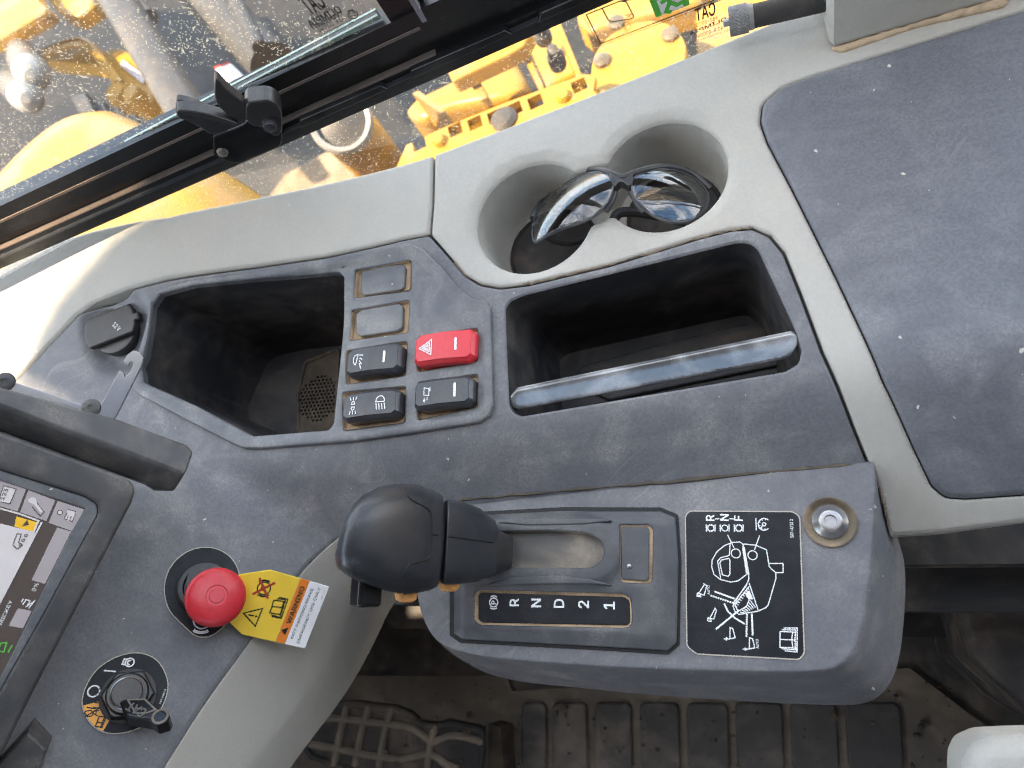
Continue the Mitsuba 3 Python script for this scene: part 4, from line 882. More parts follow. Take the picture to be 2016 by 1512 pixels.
add(sg + '__temple', tube(chaikin(np.array([gfr.w(np.array([*gpx(1052, 440), gz(*gpx(1052, 440))])), dp(1080, 470, -0.026), dp(1120, 480, -0.036), dp(1150, 470, -0.045)]), 2, False), 0.0030, 10), 'black_plastic')

# ------------------------------------------------------------------ column foot at upper right, hose fitting
cb = thing('pillar_cover', 'pale grey plastic pillar cover rising from the console at the upper right', 'pillar')
cbase = [(1641, 94), (1668, 86), (1960, 0), (2120, -50), (2120, -230), (1720, -160), (1612, 5), (1632, 88)]
r0 = np.array([P(u, v, 0.002) for u, v in cbase]); cc = r0.mean(0)
r0 = resample(r0, 80)
def up_(s, z): 
    q = cc + (r0 - cc) * s; q[:, 2] = z; return q
shift = np.array([0.0, 0.02, 0])
add(cb + '__cover', loft([up_(0.985, 0.003), up_(1.0, 0.006), up_(1.03, 0.10) + shift, up_(1.1, 0.45) + shift * 3], True, True), 'light_plastic', 40)
dq = Polygon(xy0([(1640, 96), (1668, 88), (1955, 3), (1990, -8), (1975, 12), (1800, 52), (1700, 86), (1660, 100)], 0.001)).buffer(0.001)
add(cb + '__dust_drift', panel(dq, lambda x, y: 0.0022 + 0.0015 * meshkit.noise(np.stack([x * 300, y * 300, x * 0], -1)), 0.0016, 0.002, step=0.002, edge=0.002), 'dust_tan')

# ------------------------------------------------------------------ side window
wa, wb = P(850, 303), P(1600, 5)
wt = wb - wa; wt[2] = 0; wt /= np.linalg.norm(wt); wn = np.array([-wt[1], wt[0], 0])
WF = Frame(wa + wn * 0.004, -wn, wt)      # x along the sill to the right, y up, normal into the cab
if WF.y[2] < 0: WF.y = -WF.y
class WinFrame(Frame):
    def __init__(s, off):
        s.p = wa + wn * 0.004 - wn * off; s.n = -wn; s.x = wt; s.y = np.array([0, 0, 1.0])
W0 = WinFrame(0.0)
wi = thing('side_window', 'black framed sliding side window above the console, with two dusty panes', 'window')
zr = lambda *q: W0.px(*q)
b0, b1 = W0.px(0, 514), W0.px(1173, 0)
def rail(z0, z1, s0, s1, x0=-0.55, x1=0.75, k=0.012):
    """A bar along the window, slightly rising to the right (k), from height z0 to z1 and depth s0 to s1 into the cab."""
    q = np.array([[x, z + k * x, s] for x in (x0, x1) for z in (z0, z1) for s in (s0, s1)])
    f = CUBEF
    return trimesh.Trimesh(W0.w(q), f, process=False)
CUBEF = np.array([[0, 1, 3], [0, 3, 2], [4, 6, 7], [4, 7, 5], [0, 4, 5], [0, 5, 1], [2, 3, 7], [2, 7, 6], [0, 2, 6], [0, 6, 4], [1, 5, 7], [1, 7, 3]])
ZB = 0.068
add(wi + '__rail', cat(rail(ZB, ZB + 0.010, -0.016, 0.003), rail(ZB + 0.0098, ZB + 0.016, -0.016, 0.000), rail(ZB + 0.0158, ZB + 0.040, -0.016, -0.005), rail(ZB + 0.0398, ZB + 0.053, -0.016, -0.001)), 'window_black', False)
add(wi + '__rail_edge', cat(rail(ZB + 0.0095, ZB + 0.0108, -0.002, 0.0034)), 'knob_plastic', False)
add(wi + '__felt_strip', cat(rail(ZB + 0.0395, ZB + 0.0415, -0.012, 0.0000, -0.55, 0.045), rail(ZB + 0.0155, ZB + 0.0165, -0.012, 0.0005, -0.55, 0.045)), 'felt', False)
# notched retainer strip on the rail
for u0, v0, u1, v1 in ((605, 258, 775, 180), (812, 155, 1010, 62), (1058, 40, 1300, -70)):
    a, b = W0.px(u0, v0), W0.px(u1, v1)
    z = ZB + 0.0098 + 0.012 * (a[0] + b[0]) / 2
    m = Polygon([(a[0], z - 0.001), (b[0], z - 0.001 + 0.012 * (b[0] - a[0])), (b[0] - 0.004, z + 0.006), (a[0] + 0.004, z + 0.006)])
    add(wi + '__retainer_strip', slab(m, W0, 0.0, 0.005, 0.0012), 'gloss_black', 30)
# panes
SP = WinFrame(-0.006)     # sliding pane plane
e0, e1 = SP.px(62, 396), SP.px(749, 38)
zg = lambda x: e0[1] + (e1[1] - e0[1]) * (x - e0[0]) / (e1[0] - e0[0])
rx0 = SP.px(751, 37)[0]
up_pane = np.array([[-0.60, zg(-0.60)], [rx0, zg(rx0)], [rx0, 0.85], [-0.60, 0.85]])
m = trimesh.Trimesh(SP.w(up_pane), [[0, 1, 2], [0, 2, 3]], process=False)
add(wi + '__sliding_pane', m, 'pane_glass', False)
eb = SP.px(288, 277)[1] - SP.px(288, 262)[1]
edge = Polygon([(-0.60, zg(-0.60)), (rx0, zg(rx0)), (rx0, zg(rx0) + 0.0075), (-0.60, zg(-0.60) + 0.0075)])
add(wi + '__sliding_pane__ground_edge', slab(edge.difference(edge.buffer(-0.0010)).union(Polygon([(-0.6, zg(-.6)), (rx0, zg(rx0)), (rx0, zg(rx0) + 0.0032), (-.6, zg(-.6) + 0.0032)])), SP, -0.0022, -0.0004), 'glass_edge_green', False)
LP = WinFrame(-0.012)
lo = np.array([[-0.60, -0.10], [0.75, -0.10], [0.75, ZB + 0.012], [-0.60, ZB + 0.006]])
add(wi + '__fixed_pane', trimesh.Trimesh(LP.w(lo), [[0, 1, 2], [0, 2, 3]], process=False), 'pane_glass', False)
# upright mullion and the next opening
mu0, mu1 = W0.px(757, 30)[0], W0.px(838, 30)[0]
add(wi + '__mullion', bx((mu0, ZB + 0.05, -0.016), (mu1 - 0.004, 0.85, -0.003), W0), 'window_black', False)
add(wi + '__mullion_edge', bx((mu1 - 0.0042, ZB + 0.045, -0.016), (mu1 - 0.001, 0.85, 0.001), W0), 'bracket_steel', False)
op = Polygon([W0.px(*q) for q in ((846, 30), (1010, -52), (1300, -190), (1300, -500), (700, -300))])
ap = rounded(Polygon([W0.px(*q) for q in ((851, 37), (870, 33), (930, 10), (1010, -30), (1200, -120), (1200, -420), (760, -190), (822, 0))]), 0.004)
xr = W0.px(851, 37)[0]
frp = Polygon([(mu1 - 0.001, ZB + 0.05), (0.75, ZB + 0.062), (0.75, 0.85), (mu1 - 0.001, 0.85)])
apz = W0.px(850, 38)
ap = rounded(Polygon([(apz[0] + 0.000, apz[1] + 0.0), (0.70, apz[1] + 0.012), (0.70, 0.80), (apz[0], 0.80)]), 0.006)
add(wi + '__rear_sash', slab(frp.difference(ap), W0, -0.014, -0.006), 'window_black', False)
add(wi + '__dust_seal', slab(Polygon([(apz[0] + 0.004, apz[1] - 0.006), (0.2, apz[1] - 0.003), (0.2, apz[1] + 0.0), (apz[0] + 0.006, apz[1] - 0.002)]), W0, -0.0058, -0.004), 'felt', False)
add(wi + '__rear_pane', trimesh.Trimesh(WinFrame(-0.010).w(np.array([[apz[0] - 0.002, apz[1] - 0.003], [0.71, apz[1] + 0.004], [0.71, 0.82], [apz[0] - 0.002, 0.82]])), [[0, 1, 2], [0, 2, 3]], process=False), 'pane_glass', False)
# dust flecks and insect smears on both panes
def flecks(fr, x0, x1, z0, z1, n, seed, smin=0.00024, smax=0.00042):
    g = np.random.default_rng(seed); v, f = [], []
    for i in range(n):
        x, z = g.uniform(x0, x1), z0 + (z1 - z0) * g.uniform(0, 1)
        if meshkit.noise(np.array([x * 30, z * 30, 2.0])) < g.uniform(0.1, 0.75): continue
        l, w, a = g.gamma(2.0, smax), g.uniform(smin, smin * 2), g.uniform(0, math.pi)
        if g.uniform() < 0.6: l = w * 1.3
        d = np.array([math.cos(a), math.sin(a)]); e = np.array([-d[1], d[0]])
        c = np.array([x, z]); bend = e * l * g.uniform(-0.5, 0.5)
        q = [c - d * l, c - e * w + bend, c + d * l, c + e * w + bend]
        k = len(v); v += [(*p, 0.0004) for p in q]; f += [[k, k + 1, k + 2], [k, k + 2, k + 3]]
    return trimesh.Trimesh(fr.w(np.array(v)), f, process=False)
kk = add(wi + '__sliding_pane__dust_flecks', flecks(SP, -0.42, rx0, 0.10, 0.36, 24000, 5), 'dust_fleck', False); labels[kk] = {'kind': 'stuff'}
kk = add(wi + '__fixed_pane__dust_flecks', flecks(LP, -0.36, 0.40, -0.03, 0.075, 12000, 6), 'dust_fleck', False); labels[kk] = {'kind': 'stuff'}
# printing on the panes, read from outside (so mirrored here)
PR = WinFrame(-0.0055)
def ptext(fr, s, a, b, cap, bold=False, spread=None):
    A, B = fr.px(*a), fr.px(*b)
    return text(fr, s, A, B, cap, bold, mirror=False, spread=spread or np.linalg.norm(B - A), h=0.0002)
def mtext(fr, s, a, b, cap, bold=False):
    """Mirrored lettering whose reading start shows at pixel a and end at pixel b."""
    A, B = fr.px(*a), fr.px(*b)
    return text(fr, s, A, B, cap, bold, mirror=True, spread=np.linalg.norm(B - A), h=0.0002)
def cpx(x, y): return (540 + x / 5.6, x * 0 + y / 5.6)
pm = [mtext(PR, 'CAT', cpx(590, 60), cpx(395, 160), 0.0135, True), mtext(PR, '480-6971', cpx(635, 105), cpx(430, 210), 0.0042), mtext(PR, 'OLIMPIA', cpx(752, 120), cpx(405, 300), 0.0050, True), mtext(PR, 'TEMPERED', cpx(770, 145), cpx(430, 320), 0.0022, True),
      mtext(PR, '43 R  000040', cpx(790, 215), cpx(500, 355), 0.0046), mtext(PR, 'DOT-376 M28 AS2 M100', cpx(865, 240), cpx(515, 408), 0.0024), mtext(PR, 'E3', cpx(905, 165), cpx(835, 185), 0.0050)]
ec = PR.px(*cpx(865, 160)); er = np.linalg.norm(PR.px(*cpx(925, 160)) - ec)
pm.append(print_mesh(ink([circle(ec, er * 0.9)], 0.0006), PR, 0.0003))
for m in pm: add(wi + '__sliding_pane__lettering', m, 'black_print', False)
PL = WinFrame(-0.0118)
def c5(x, y): return (1120 + x / 5.6, y / 5.6)
pm = [mtext(PL, 'CAT', c5(1625, 150), c5(1400, 235), 0.0115, True), mtext(PL, '480-6970', c5(1645, 205), c5(1405, 300), 0.0036), mtext(PL, 'OLIMPIA', c5(1745, 215), c5(1330, 390), 0.0032, True), mtext(PL, '43 R  000040', c5(1700, 320), c5(1390, 425), 0.0036), mtext(PL, 'DOT-376 M28 AS2 M100', c5(1780, 330), c5(1340, 478), 0.0016)]
for m in pm: add(wi + '__fixed_pane__lettering', m, 'black_print', False)
# exit sticker
xs = thing('exit_sticker', 'clear sticker with black line drawing and green corner on the lower window pane', 'sticker')
xl = [[PL.px(*c5(*q)) for q in s] for s in ([(2000, -170), (560, 10), (190, 160), (350, 480), (1600, 0), (2000, -160)], [(368, 92), (430, 215), (470, 240), (690, 205), (715, 180), (630, 15), (560, 8)])]
xl2 = [[PL.px(*c5(*q)) for q in s] for s in ([(590, 270), (630, 350), (690, 300), (650, 230), (600, 260), (640, 330)], [(620, 170), (680, 150)], [(610, 215), (700, 150), (640, 160), (690, 200)], [(150, 160), (340, 510), (1700, -10)])]
add(xs + '__line_drawing', print_mesh(shapely.union_all([ink(xl, 0.0009), ink(xl2, 0.00035)]), PL, 0.0003), 'black_print', False)
gr = Polygon([PL.px(*c5(*q)) for q in ((880, -10), (960, 190), (1330, 50), (1310, -80), (1000, -60))])
wh = Polygon([PL.px(*c5(*q)) for q in ((965, 5), (1025, 160), (1260, 72), (1240, -60))])
add(xs + '__green_field', print_mesh(gr.difference(wh), PL, 0.0003), 'green_print', False)
add(xs + '__white_field', print_mesh(wh, PL, 0.0003), 'tag_white', False)
add(xs + '__figure', print_mesh(ink([[PL.px(*c5(*q)) for q in ((1010, 30), (1090, -20), (1110, 20), (1070, 120), (1130, 130))], [PL.px(*c5(*q)) for q in ((1110, 20), (1190, 50), (1260, 10))]], 0.003), PL, 0.0006), 'green_print', False)
# latch
la = thing('window_latch', 'black window latch with two pinch levers on the sill rail', 'latch')
LF = WinFrame(0.010)
blk_px = [(420, 270), (476, 247), (490, 235), (556, 262), (557, 276), (551, 290), (480, 320), (468, 323), (445, 318), (420, 305)]
add(la + '__block', slab(rounded(LF.poly(blk_px), 0.001), LF, -0.012, 0.0, 0.0012), 'gloss_black', 30)
def lever(pts, d0, d1):
    return slab(Polygon(chaikin([LF.px(u, v, d1) for u, v in pts], 2)), LF, d0, d1, 0.0012)
k = add(la + '__lever', cat(lever([(346, 199), (352, 197), (380, 203), (410, 218), (440, 232), (474, 246), (420, 271), (392, 250), (368, 239), (346, 233)], 0.006, 0.011), lever([(348, 216), (400, 222), (470, 244), (466, 250), (400, 232), (350, 224)], 0.010, 0.019)), 'black_plastic', 30)
add(la + '__lever', cat(lever([(421, 156), (429, 157), (440, 172), (462, 190), (484, 205), (486, 248), (468, 240), (440, 222), (422, 200)], 0.010, 0.017), lever([(480, 204), (505, 199), (530, 197), (550, 208), (557, 230), (556, 264), (540, 272), (520, 250), (486, 248)], 0.004, 0.017)), 'black_plastic', 30)
kn_ = LF.px(531, 246, 0.018)
add(la + '__pivot_knob', lathe([(0.0052, 0.0), (0.0052, 0.018), (0.0042, 0.021), (0.001, 0.022)], Frame(LF.w(np.array([*kn_, 0])), LF.n), 24), 'knob_plastic')
sk = LF.px(438, 301, 0.001)
add(la + '__screw_head', lathe([(0.0042, 0.0), (0.0036, 0.002), (0.001, 0.003)], Frame(LF.w(np.array([*sk, 0])), LF.n), 20), 'slot_dust')
# hose with knurled fitting beyond the sill
ho = thing('hose_fitting', 'knurled grey hose coupling on a black hose, just outside the window sill', 'hose')
h0, h1 = P(1424, 46, 0.02), P(1610, 2, 0.02)
hdv = (h1 - h0) / np.linalg.norm(h1 - h0)
hv = np.cross(hdv, [0, 0, 1.0])
def along(s): return h0 + hdv * s
px2m = np.linalg.norm(P(1500, 30, .02) - P(1450, 42, .02)) / 51.4
add(ho + '__tip', tube([along(0), along(15 * px2m)], 8 * px2m, 16), 'steel')
kn = []
a = np.arange(48) * 2 * np.pi / 48
for s in np.linspace(12, 50, 14):
    i = int(round(s)); rr = (29 + 1.2 * np.cos(24 * a + (i % 2) * np.pi)) * px2m
    kn.append(along(s * px2m) + rr[:, None] * (np.cos(a)[:, None] * hv + np.sin(a)[:, None] * np.cross(hdv, hv)))
add(ho + '__knurled_sleeve', loft(kn), 'fitting_grey', False)
add(ho + '__ferrule', tube([along(50 * px2m), along(62 * px2m)], 26 * px2m, 24), 'fitting_grey')
add(ho + '__hose', tube([along(60 * px2m), along(120 * px2m), along(190 * px2m), along(300 * px2m)], 24 * px2m, 24), 'rubber')

# ------------------------------------------------------------------ yellow machine outside
def lump(key, pts, z, depth, r, mat, smooth=40, n=70, taper=1.0, ch=1, dz=None):
    """A rounded solid standing where the outline is seen at height z, going down by depth."""
    p = resample(chaikin([P(u, v, z)[:2] for u, v in pts], ch), n); c = p.mean(0)
    rings = [np.column_stack([c + (p - c) * taper, np.full(n, z - depth)])]
    for a in (0, 30, 60, 90):
        s = 1 - r * (1 - math.cos(math.radians(a))) / max(np.ptp(p, axis=0).min() / 2, 1e-6)
        rings.append(np.column_stack([c + (p - c) * s, np.full(n, z - r + r * math.sin(math.radians(a)))]))
    rings.append(np.column_stack([c + (p - c) * 0.5 * s, np.full(n, z)]))
    if dz is not None:
        rings[-1:] = [np.column_stack([c + (p - c) * f * s, np.full(n, z)]) for f in (0.85, 0.6, 0.35, 0.15)]
        for q in rings[1:]: q[:, 2] += dz(q[:, 0], q[:, 1])
    add(key, loft(rings, True, True), mat, smooth)
tk = thing('yellow_tank', 'large rounded yellow engine hood just outside the window, left of the latch', 'hood')
lump(tk + '__shell', [(-220, 640), (-95, 400), (-12, 300), (50, 240), (112, 196), (168, 182), (215, 194), (305, 240), (410, 296), (475, 338), (500, 398), (478, 450), (300, 560), (0, 700)], -0.12, 0.5, 0.05, 'machine_yellow', ch=2, dz=lambda x, y: -0.85 * softplus(x + 0.66, 0.03))
fd = thing('yellow_fender', 'flat yellow fender panel with a bright folded edge, top left corner', 'fender')
lump(fd + '__panel', [(-200, -120), (40, -120), (70, -5), (100, 22), (50, 52), (0, 76), (-200, 170)], -0.45, 0.03, 0.008, 'machine_yellow', ch=0)
lump(fd + '__flange', [(62, -60), (178, -60), (184, 8), (146, 35), (118, 28), (100, 8)], -0.50, 0.04, 0.01, 'machine_yellow', ch=0)
add(fd + '__edge_bead', tube([P(-60, 108, -0.44), P(0, 78, -0.44), P(92, 23, -0.44)], 0.006, 8), 'machine_yellow')
br = thing('yellow_bracket', 'bent yellow bracket plate with a raised rim behind the glass', 'bracket')
lump(br + '__plate', [(66, 116), (110, 92), (150, 80), (172, 86), (200, 100), (250, 92), (300, 160), (296, 212), (240, 178), (216, 158), (196, 126), (120, 122)], -0.62, 0.05, 0.01, 'machine_yellow', ch=1)
add(br + '__rim', tube(chaikin(np.array([P(*q, -0.60) for q in ((66, 114), (110, 95), (150, 82), (170, 84), (186, 98), (210, 132), (234, 165))]), 2, False), 0.012, 8), 'machine_yellow')
lb = Frame((0, 0, -0.617), (0, 0, 1))
add(br + '__label', slab(lb.poly([(243, 118), (288, 152), (283, 166), (238, 130)]), lb, 0, 0.003), 'screen_grey', False)
for u, v, rr in ((232, 185, 0.030), (262, 188, 0.026)):
    q = P(u, v, -0.60)
    add(br + '__lug', lathe([(rr, -0.06), (rr, 0.0), (rr * 0.8, 0.012), (0.002, 0.014)], Frame(q, (0, 0, 1)), 20), 'machine_yellow')
def lampg(u, v, a, l, w, key, label):
    t = thing(key, label, 'lamp')
    c0, c1 = P(u - a[0] * l, v - a[1] * l, -0.50), P(u + a[0] * l, v + a[1] * l, -0.42)
    d = c1 - c0; fr = Frame(c0, d, (0, 0, 1.0)); LL = np.linalg.norm(d); k = w * np.linalg.norm(P(u + 1, v, -.5) - P(u, v, -.5))
    add(t + '__housing', lathe([(k * 0.35, 0), (k * 0.8, LL * 0.2), (k, LL * 0.5), (k, LL * 0.8)], fr, 28), 'chrome')
    add(t + '__lens', lathe([(k * 0.97, LL * 0.8), (k * 0.9, LL * 0.92), (k * 0.5, LL * 1.0), (0.001, LL * 1.02)], fr, 28), 'lamp_white')
lampg(52, 122, (0.45, 0.9), 34, 20, 'work_lamp', 'upper silvery work lamp outside the window at the far left')
lampg(36, 175, (0.7, 0.7), 32, 19, 'work_lamp', 'lower silvery work lamp below the first, outside the far left glass')
for pts, z, w, lab in (([(214, -30), (372, 226)], -0.42, 26, 'thick grey slanted tube crossing the left pane'), ([(385, -30), (520, 110)], -0.55, 30, 'brown grey slanted beam right of the thick tube'), ([(452, -20), (505, 80)], -0.5, 10, 'thin grey strut at the top beside the printed glass'), ([(250, -10), (290, 30)], -0.6, 12, 'short pale strut between the slanted tubes')):
    t = thing('strut', lab, 'strut')
    a, b = (P(*q, z) for q in pts); d = (b - a) * 0.12; k = w * np.linalg.norm(P(301, 100, z) - P(300, 100, z))
    add(t, tube([a - d, a, b, b + d], k, 20), 'machine_grey'); 
wl_ = thing('warning_label', 'small white label with a red stripe on the beam outside', 'label')
wf_ = Frame((0, 0, -0.60), (0, 0, 1))
add(wl_ + '__paper', slab(wf_.poly([(428, 140), (458, 128), (486, 155), (456, 168)]), wf_, 0, 0.006), 'tag_white', False)
add(wl_ + '__stripe', slab(wf_.poly([(424, 136), (453, 124), (458, 128), (428, 140)]), wf_, 0, 0.006), 'red_print', False)
for i, (u, v) in enumerate(((165, 208), (205, 216), (240, 240), (272, 262))):
    pass
stp = thing('step_treads', 'row of grey dusty step treads behind the yellow hood', 'steps')
for i in range(5):
    u, v = 160 + 32 * i, 200 + 14 * i
    lump(stp + '__tread', [(u - 24, v - 12), (u + 6, v - 20), (u + 34, v + 34), (u + 10, v + 46)], -0.45 - 0.02 * i, 0.03, 0.006, 'machine_grey', ch=0)
# seen through the lower pane
hl = thing('lamp_can', 'tan yellow cylinder with a white ring, under the window rail', 'lamp')
a, b = P(672, 240, -0.38), P(752, 330, -0.75)
fr = Frame(a, a - b, (1, 0, 0)); k = 50 * np.linalg.norm(P(686, 250, -.38) - P(685, 250, -.38)); LL = np.linalg.norm(a - b)
add(hl + '__can', lathe([(k * 1.15, -LL * 1.3), (k * 1.05, -LL * 0.5), (k * 0.98, 0), (k * 0.9, 0.001)], fr, 36), 'machine_yellow')
add(hl + '__ring', lathe([(k * 1.02, -0.012), (k * 1.06, 0.004), (k * 0.98, 0.014), (k * 0.84, 0.012), (k * 0.82, 0.0)], fr, 36), 'lamp_white')
add(hl + '__lens', lathe([(k * 0.83, 0.004), (k * 0.4, 0.010), (0.001, 0.012)], fr, 36), 'machine_grey')
pc_ = thing('yellow_chassis', 'yellow machine chassis with ribs, holed rail and round cover seen through the lower pane', 'machine')
lump(pc_ + '__curved_panel', [(785, 205), (880, 160), (1000, 95), (1010, 110), (1040, 165), (1000, 190), (940, 200), (870, 215), (815, 240)], -0.62, 0.3, 0.02, 'machine_yellow', ch=1)
for pts in ([(1018, 88), (1028, 76), (1072, 172), (1062, 178)], [(1090, 44), (1100, 36), (1146, 148), (1136, 154)], [(810, 182), (822, 176), (875, 216), (866, 222)], [(905, 130), (925, 122), (960, 190), (944, 196)]):
    lump(pc_ + '__rib', pts, -0.50, 0.22, 0.004, 'machine_yellow', ch=0, n=40)
lump(pc_ + '__web', [(1030, 70), (1095, 30), (1140, 140), (1075, 170)], -0.66, 0.05, 0.01, 'machine_yellow', ch=0)
lump(pc_ + '__top_flange', [(880, 140), (1010, 62), (1045, 60), (1030, 90), (1000, 108), (890, 160)], -0.46, 0.03, 0.004, 'machine_yellow', ch=0)
for u, v in ((1065, 62), (1093, 112)):
    q = P(u, v, -0.58); k = 16 * np.linalg.norm(P(1066, 60, -.58) - P(1065, 60, -.58))
    add(pc_ + '__bolt', lathe([(k, -0.03), (k, 0.0), (k * 0.7, 0.004), (k * 0.62, 0.03), (0.002, 0.032)], Frame(q, (0.1, -0.3, 1)), 20), 'machine_grey')
pr_ = pc_ + '__perforated_rail'
RZ = -0.30
rpl = Polygon([P(u, v, RZ)[:2] for u, v in ((780, 330), (800, 285), (880, 248), (1000, 200), (1150, 146), (1172, 148), (1168, 178), (1190, 200), (1000, 310), (800, 420))])
hs = []
for u, v in ((825, 283), (896, 255), (935, 242), (974, 229), (1013, 214), (1054, 200), (1140, 168)):
    q = P(u, v, RZ)[:2]; hs.append(affinity.rotate(shapely.box(q[0] - 0.0095, q[1] - 0.0095, q[0] + 0.0095, q[1] + 0.0095), 15))
add(pr_, slab(rpl.difference(shapely.union_all(hs)), LEVEL.up(RZ - 0.012), 0, 0.012), 'machine_yellow', False)
for (u, v), k, mt in (((867, 279), 0.010, 'machine_yellow'), ((1110, 192), 0.010, 'machine_yellow'), ((993, 235), 0.018, 'machine_grey')):
    add(pr_ + '__stud', lathe([(k, -0.01), (k, 0.003), (k * 0.7, 0.008), (0.001, 0.009)], Frame(P(u, v, RZ), (0, 0, 1)), 20), mt)
cp = pc_ + '__round_cover'
q = P(1255, 118, -0.34); k = 92 * np.linalg.norm(P(1256, 118, -.34) - P(1255, 118, -.34))
add(cp, lathe([(k, -0.06), (k, -0.004), (k * 0.97, 0.0), (0.001, 0.0)], Frame(q, (0, 0, 1)), 60), 'machine_yellow')
for u, v in ((1186, 122), (1320, 71), (1215, 48), (1285, 168)):
    add(cp + '__bolt', lathe([(0.011, 0), (0.011, 0.006), (0.006, 0.008), (0.001, 0.008)], Frame(P(u, v, -0.34), (0, 0, 1)), 14), 'brass')
bd_ = pc_ + '__body_panel'
lump(bd_, [(1368, 20), (1480, -40), (1700, -120), (1800, -60), (1640, 60), (1460, 160), (1372, 120)], -0.42, 0.1, 0.01, 'machine_yellow', ch=0)
lump(pc_ + '__side_panel', [(1130, -10), (1320, -90), (1400, -60), (1380, 0), (1160, 60), (1135, 40)], -0.55, 0.06, 0.012, 'machine_yellow', ch=0)
dk = thing('machine_deck', 'dusty dark machine deck under the yellow parts outside', 'deck')
add(dk + '__plate', bx((-4.6, 0.42, -1.02), (1.6, 6.0, -1.0)), 'machine_dark', False)
add(dk + '__ledge', slab(Polygon([P(u, v, -0.85)[:2] for u, v in ((520, 400), (560, 345), (640, 300), (705, 300), (720, 380), (600, 460))]), LEVEL.up(-0.87), 0, 0.02), 'soil', False)
add(dk + '__cross_member', bx((-2.6, 1.0, -1.0), (0.9, 1.12, -0.86)), 'machine_grey', False)

# ------------------------------------------------------------------ footwell
fm = thing('floor_mat', 'black ribbed rubber floor mat covered in brown dust under the pod', 'mat')
mfz = FLOOR + 0.004
ff = Frame((0, 0, mfz), (0, 0, 1))
add(fm + '__base', slab(ff.poly([(560, 1330), (1000, 1330), (1010, 1360), (1790, 1315), (1900, 1400), (2016, 1480), (2100, 1700), (600, 1700), (560, 1500)]), ff, 0, 0.004), 'mat_rib', False)
pads = [(1031, 1079), (1091, 1158), (1174, 1245), (1262, 1338), (1353, 1434), (1448, 1540), (1554, 1646), (1662, 1770)]
for a, b in pads:
    for v0, v1 in ((1382, 1515), (1530, 1680)):
        add(fm + '__pad', slab(rounded(ff.poly([(a, v0), (b, v0), (b + 8 * (b - 1000) / 700, v1), (a + 8 * (a - 1000) / 700, v1)]), 0.008), ff, 0.004, 0.010, 0.003), 'floor_mat')
pe = thing('foot_pedal', 'black ribbed rubber foot pedal in the dark footwell', 'pedal')
pp = P(780, 1450, -0.44); pf = Frame(pp, (0.35, -0.10, 0.93), (1, 0, 0))
ppx = [(632, 1389), (688, 1381), (778, 1391), (812, 1403), (830, 1422), (861, 1426), (885, 1419), (955, 1433), (956, 1470), (950, 1530), (760, 1545), (667, 1514), (608, 1492), (597, 1471), (603, 1435), (615, 1412)]
ppo = rounded(pf.poly(ppx), 0.006)
add(pe + '__pad', slab(ppo, pf, -0.015, 0.0, 0.004), 'rubber')
def c3(x, y): return pf.px(500 + x / 2.88, 1200 + y / 2.88, 0.004)
ribs = [[(350, 615), (500, 620), (650, 640), (780, 655), (890, 670), (950, 710), (1010, 760), (1050, 740), (1110, 715), (1200, 725), (1295, 755)], [(310, 765), (450, 790), (600, 820), (720, 840), (830, 855), (900, 840), (980, 820), (1040, 840), (1080, 880), (1160, 905)],
        [(525, 545), (490, 680), (450, 890)], [(650, 550), (600, 720), (570, 890)], [(780, 560), (730, 720), (705, 900)], [(1030, 660), (1000, 750), (980, 900)]]
for r_ in ribs:
    q = chaikin(np.array([c3(*t) for t in r_]), 2, False)
    add(pe + '__rib', pf.put(tube(np.column_stack([q, np.full(len(q), 0.001)]), 0.0045, 8)), 'mat_rib')
rim_ = np.array(ppo.buffer(-0.003).exterior.coords)
add(pe + '__rim', pf.put(tube(np.column_stack([resample(rim_[:-1], 60), np.full(60, 0.0005)]), 0.004, 8)), 'rubber')
add(pe + '__hinge', slab(ff.poly([(962, 1425), (985, 1432), (992, 1530), (960, 1530)], 0.05), ff, 0.0, 0.05), 'grille_dust', False)
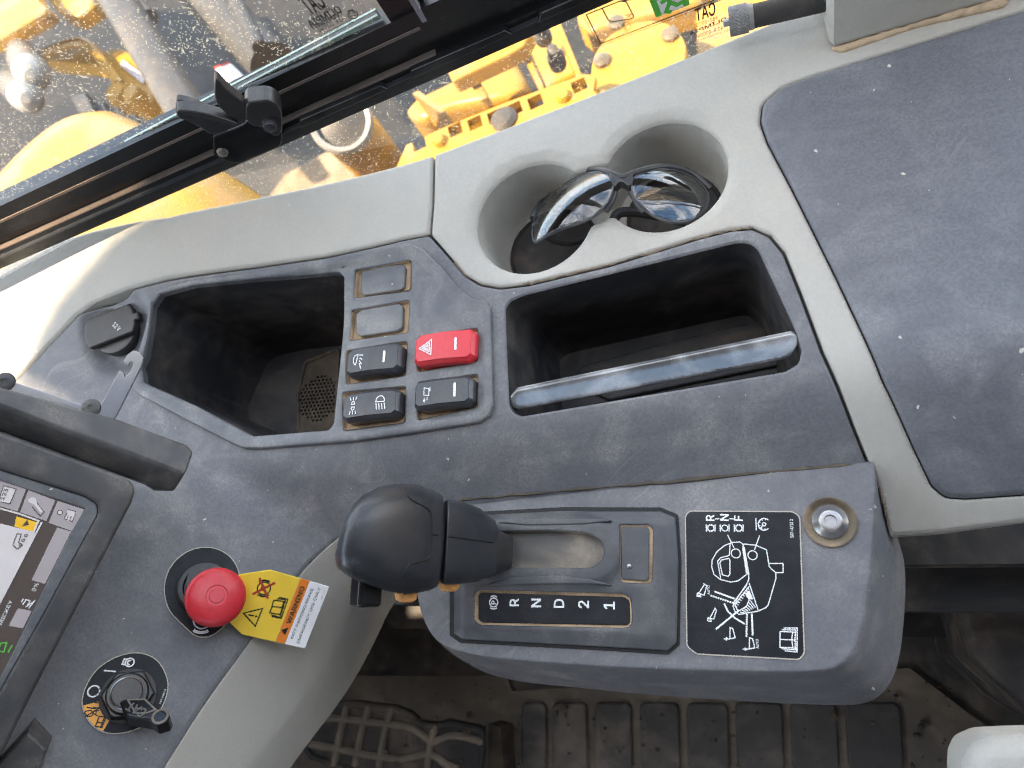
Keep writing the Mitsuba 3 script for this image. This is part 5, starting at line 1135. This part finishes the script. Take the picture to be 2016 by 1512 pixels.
# panels under the console
up = thing('kick_panel', 'dark dusty kick panel and ducts under the console', 'panel')
add(up + '__upper_duct', bx((-0.75, 0.02, -0.20), (-0.10, 0.16, -0.15)), 'black_plastic', False)
add(up + '__lower_duct', bx((-1.0, 0.06, -0.38), (-0.2, 0.16, -0.27)), 'rubber', False)
add(up + '__sill', bx((-1.1, 0.00, -0.55), (0.3, 0.16, -0.47)), 'rubber', False)
add(up + '__bracket_rail', bx((0.0, 0.05, -0.20), (0.5, 0.16, -0.17)), 'rubber', False)
add(up + '__bracket_rail', bx((0.0, 0.02, -0.29), (0.5, 0.16, -0.25)), 'rubber', False)
sc = thing('seat_base_cover', 'dark angular cover beside the floor at the right edge', 'cover')
scf = Frame((0, 0, -0.36), (0, 0, 1))
add(sc + '__plate', slab(scf.poly([(1883, 1166), (1951, 1140), (2016, 1118), (2250, 1040), (2250, 1540), (2016, 1389), (1916, 1297)]), scf, -0.18, 0, 0.006), 'rubber')
ar = thing('armrest', 'pale grey rounded armrest end in the lower right corner', 'armrest')
arf = Frame((0, 0, -0.03), (0, 0, 1))
add(ar + '__pad', slab(rounded(arf.poly([(1899, 1570), (1901, 1500), (1915, 1470), (1955, 1453), (2016, 1450), (2200, 1445), (2200, 1640), (1920, 1640)]), 0.008), arf, -0.05, 0, 0.010), 'light_plastic')
cl = thing('red_cable', 'dull red cable in the shadow beside the lower trim', 'cable')
add(cl, tube(chaikin(np.array([P(480, 1530, -0.30), P(540, 1455, -0.30), P(580, 1420, -0.31), P(600, 1400, -0.33)]), 2, False), 0.004, 8), 'red_print')

g_ = np.random.default_rng(11); ms = []
for i in range(260):
    u, v = g_.uniform(560, 1900), g_.uniform(1340, 1512)
    r = g_.gamma(2, 0.0005) + 0.0004
    m = trimesh.creation.icosphere(1, r); m.vertices = m.vertices * g_.uniform(0.6, 1.3, 3) + g_.normal(0, r * 0.12, m.vertices.shape)
    m.apply_translation(P(u, v, FLOOR + 0.012) + [0, 0, 0.002]); ms.append(m)
for i in range(26):
    q = pf.w(np.array([*c3(g_.uniform(330, 1250), g_.uniform(580, 890)), 0.002])); r = g_.gamma(2, 0.0007) + 0.0007
    m = trimesh.creation.icosphere(1, r); m.vertices = m.vertices * g_.uniform(0.6, 1.3, 3) + g_.normal(0, r * 0.12, m.vertices.shape); m.apply_translation(q); ms.append(m)
kk = add('floor_grit', cat(*ms), 'grille_dust', False); labels[kk] = {'label': 'loose tan grit and crumbs of dried mud on the footwell floor', 'category': 'grit', 'kind': 'stuff'}
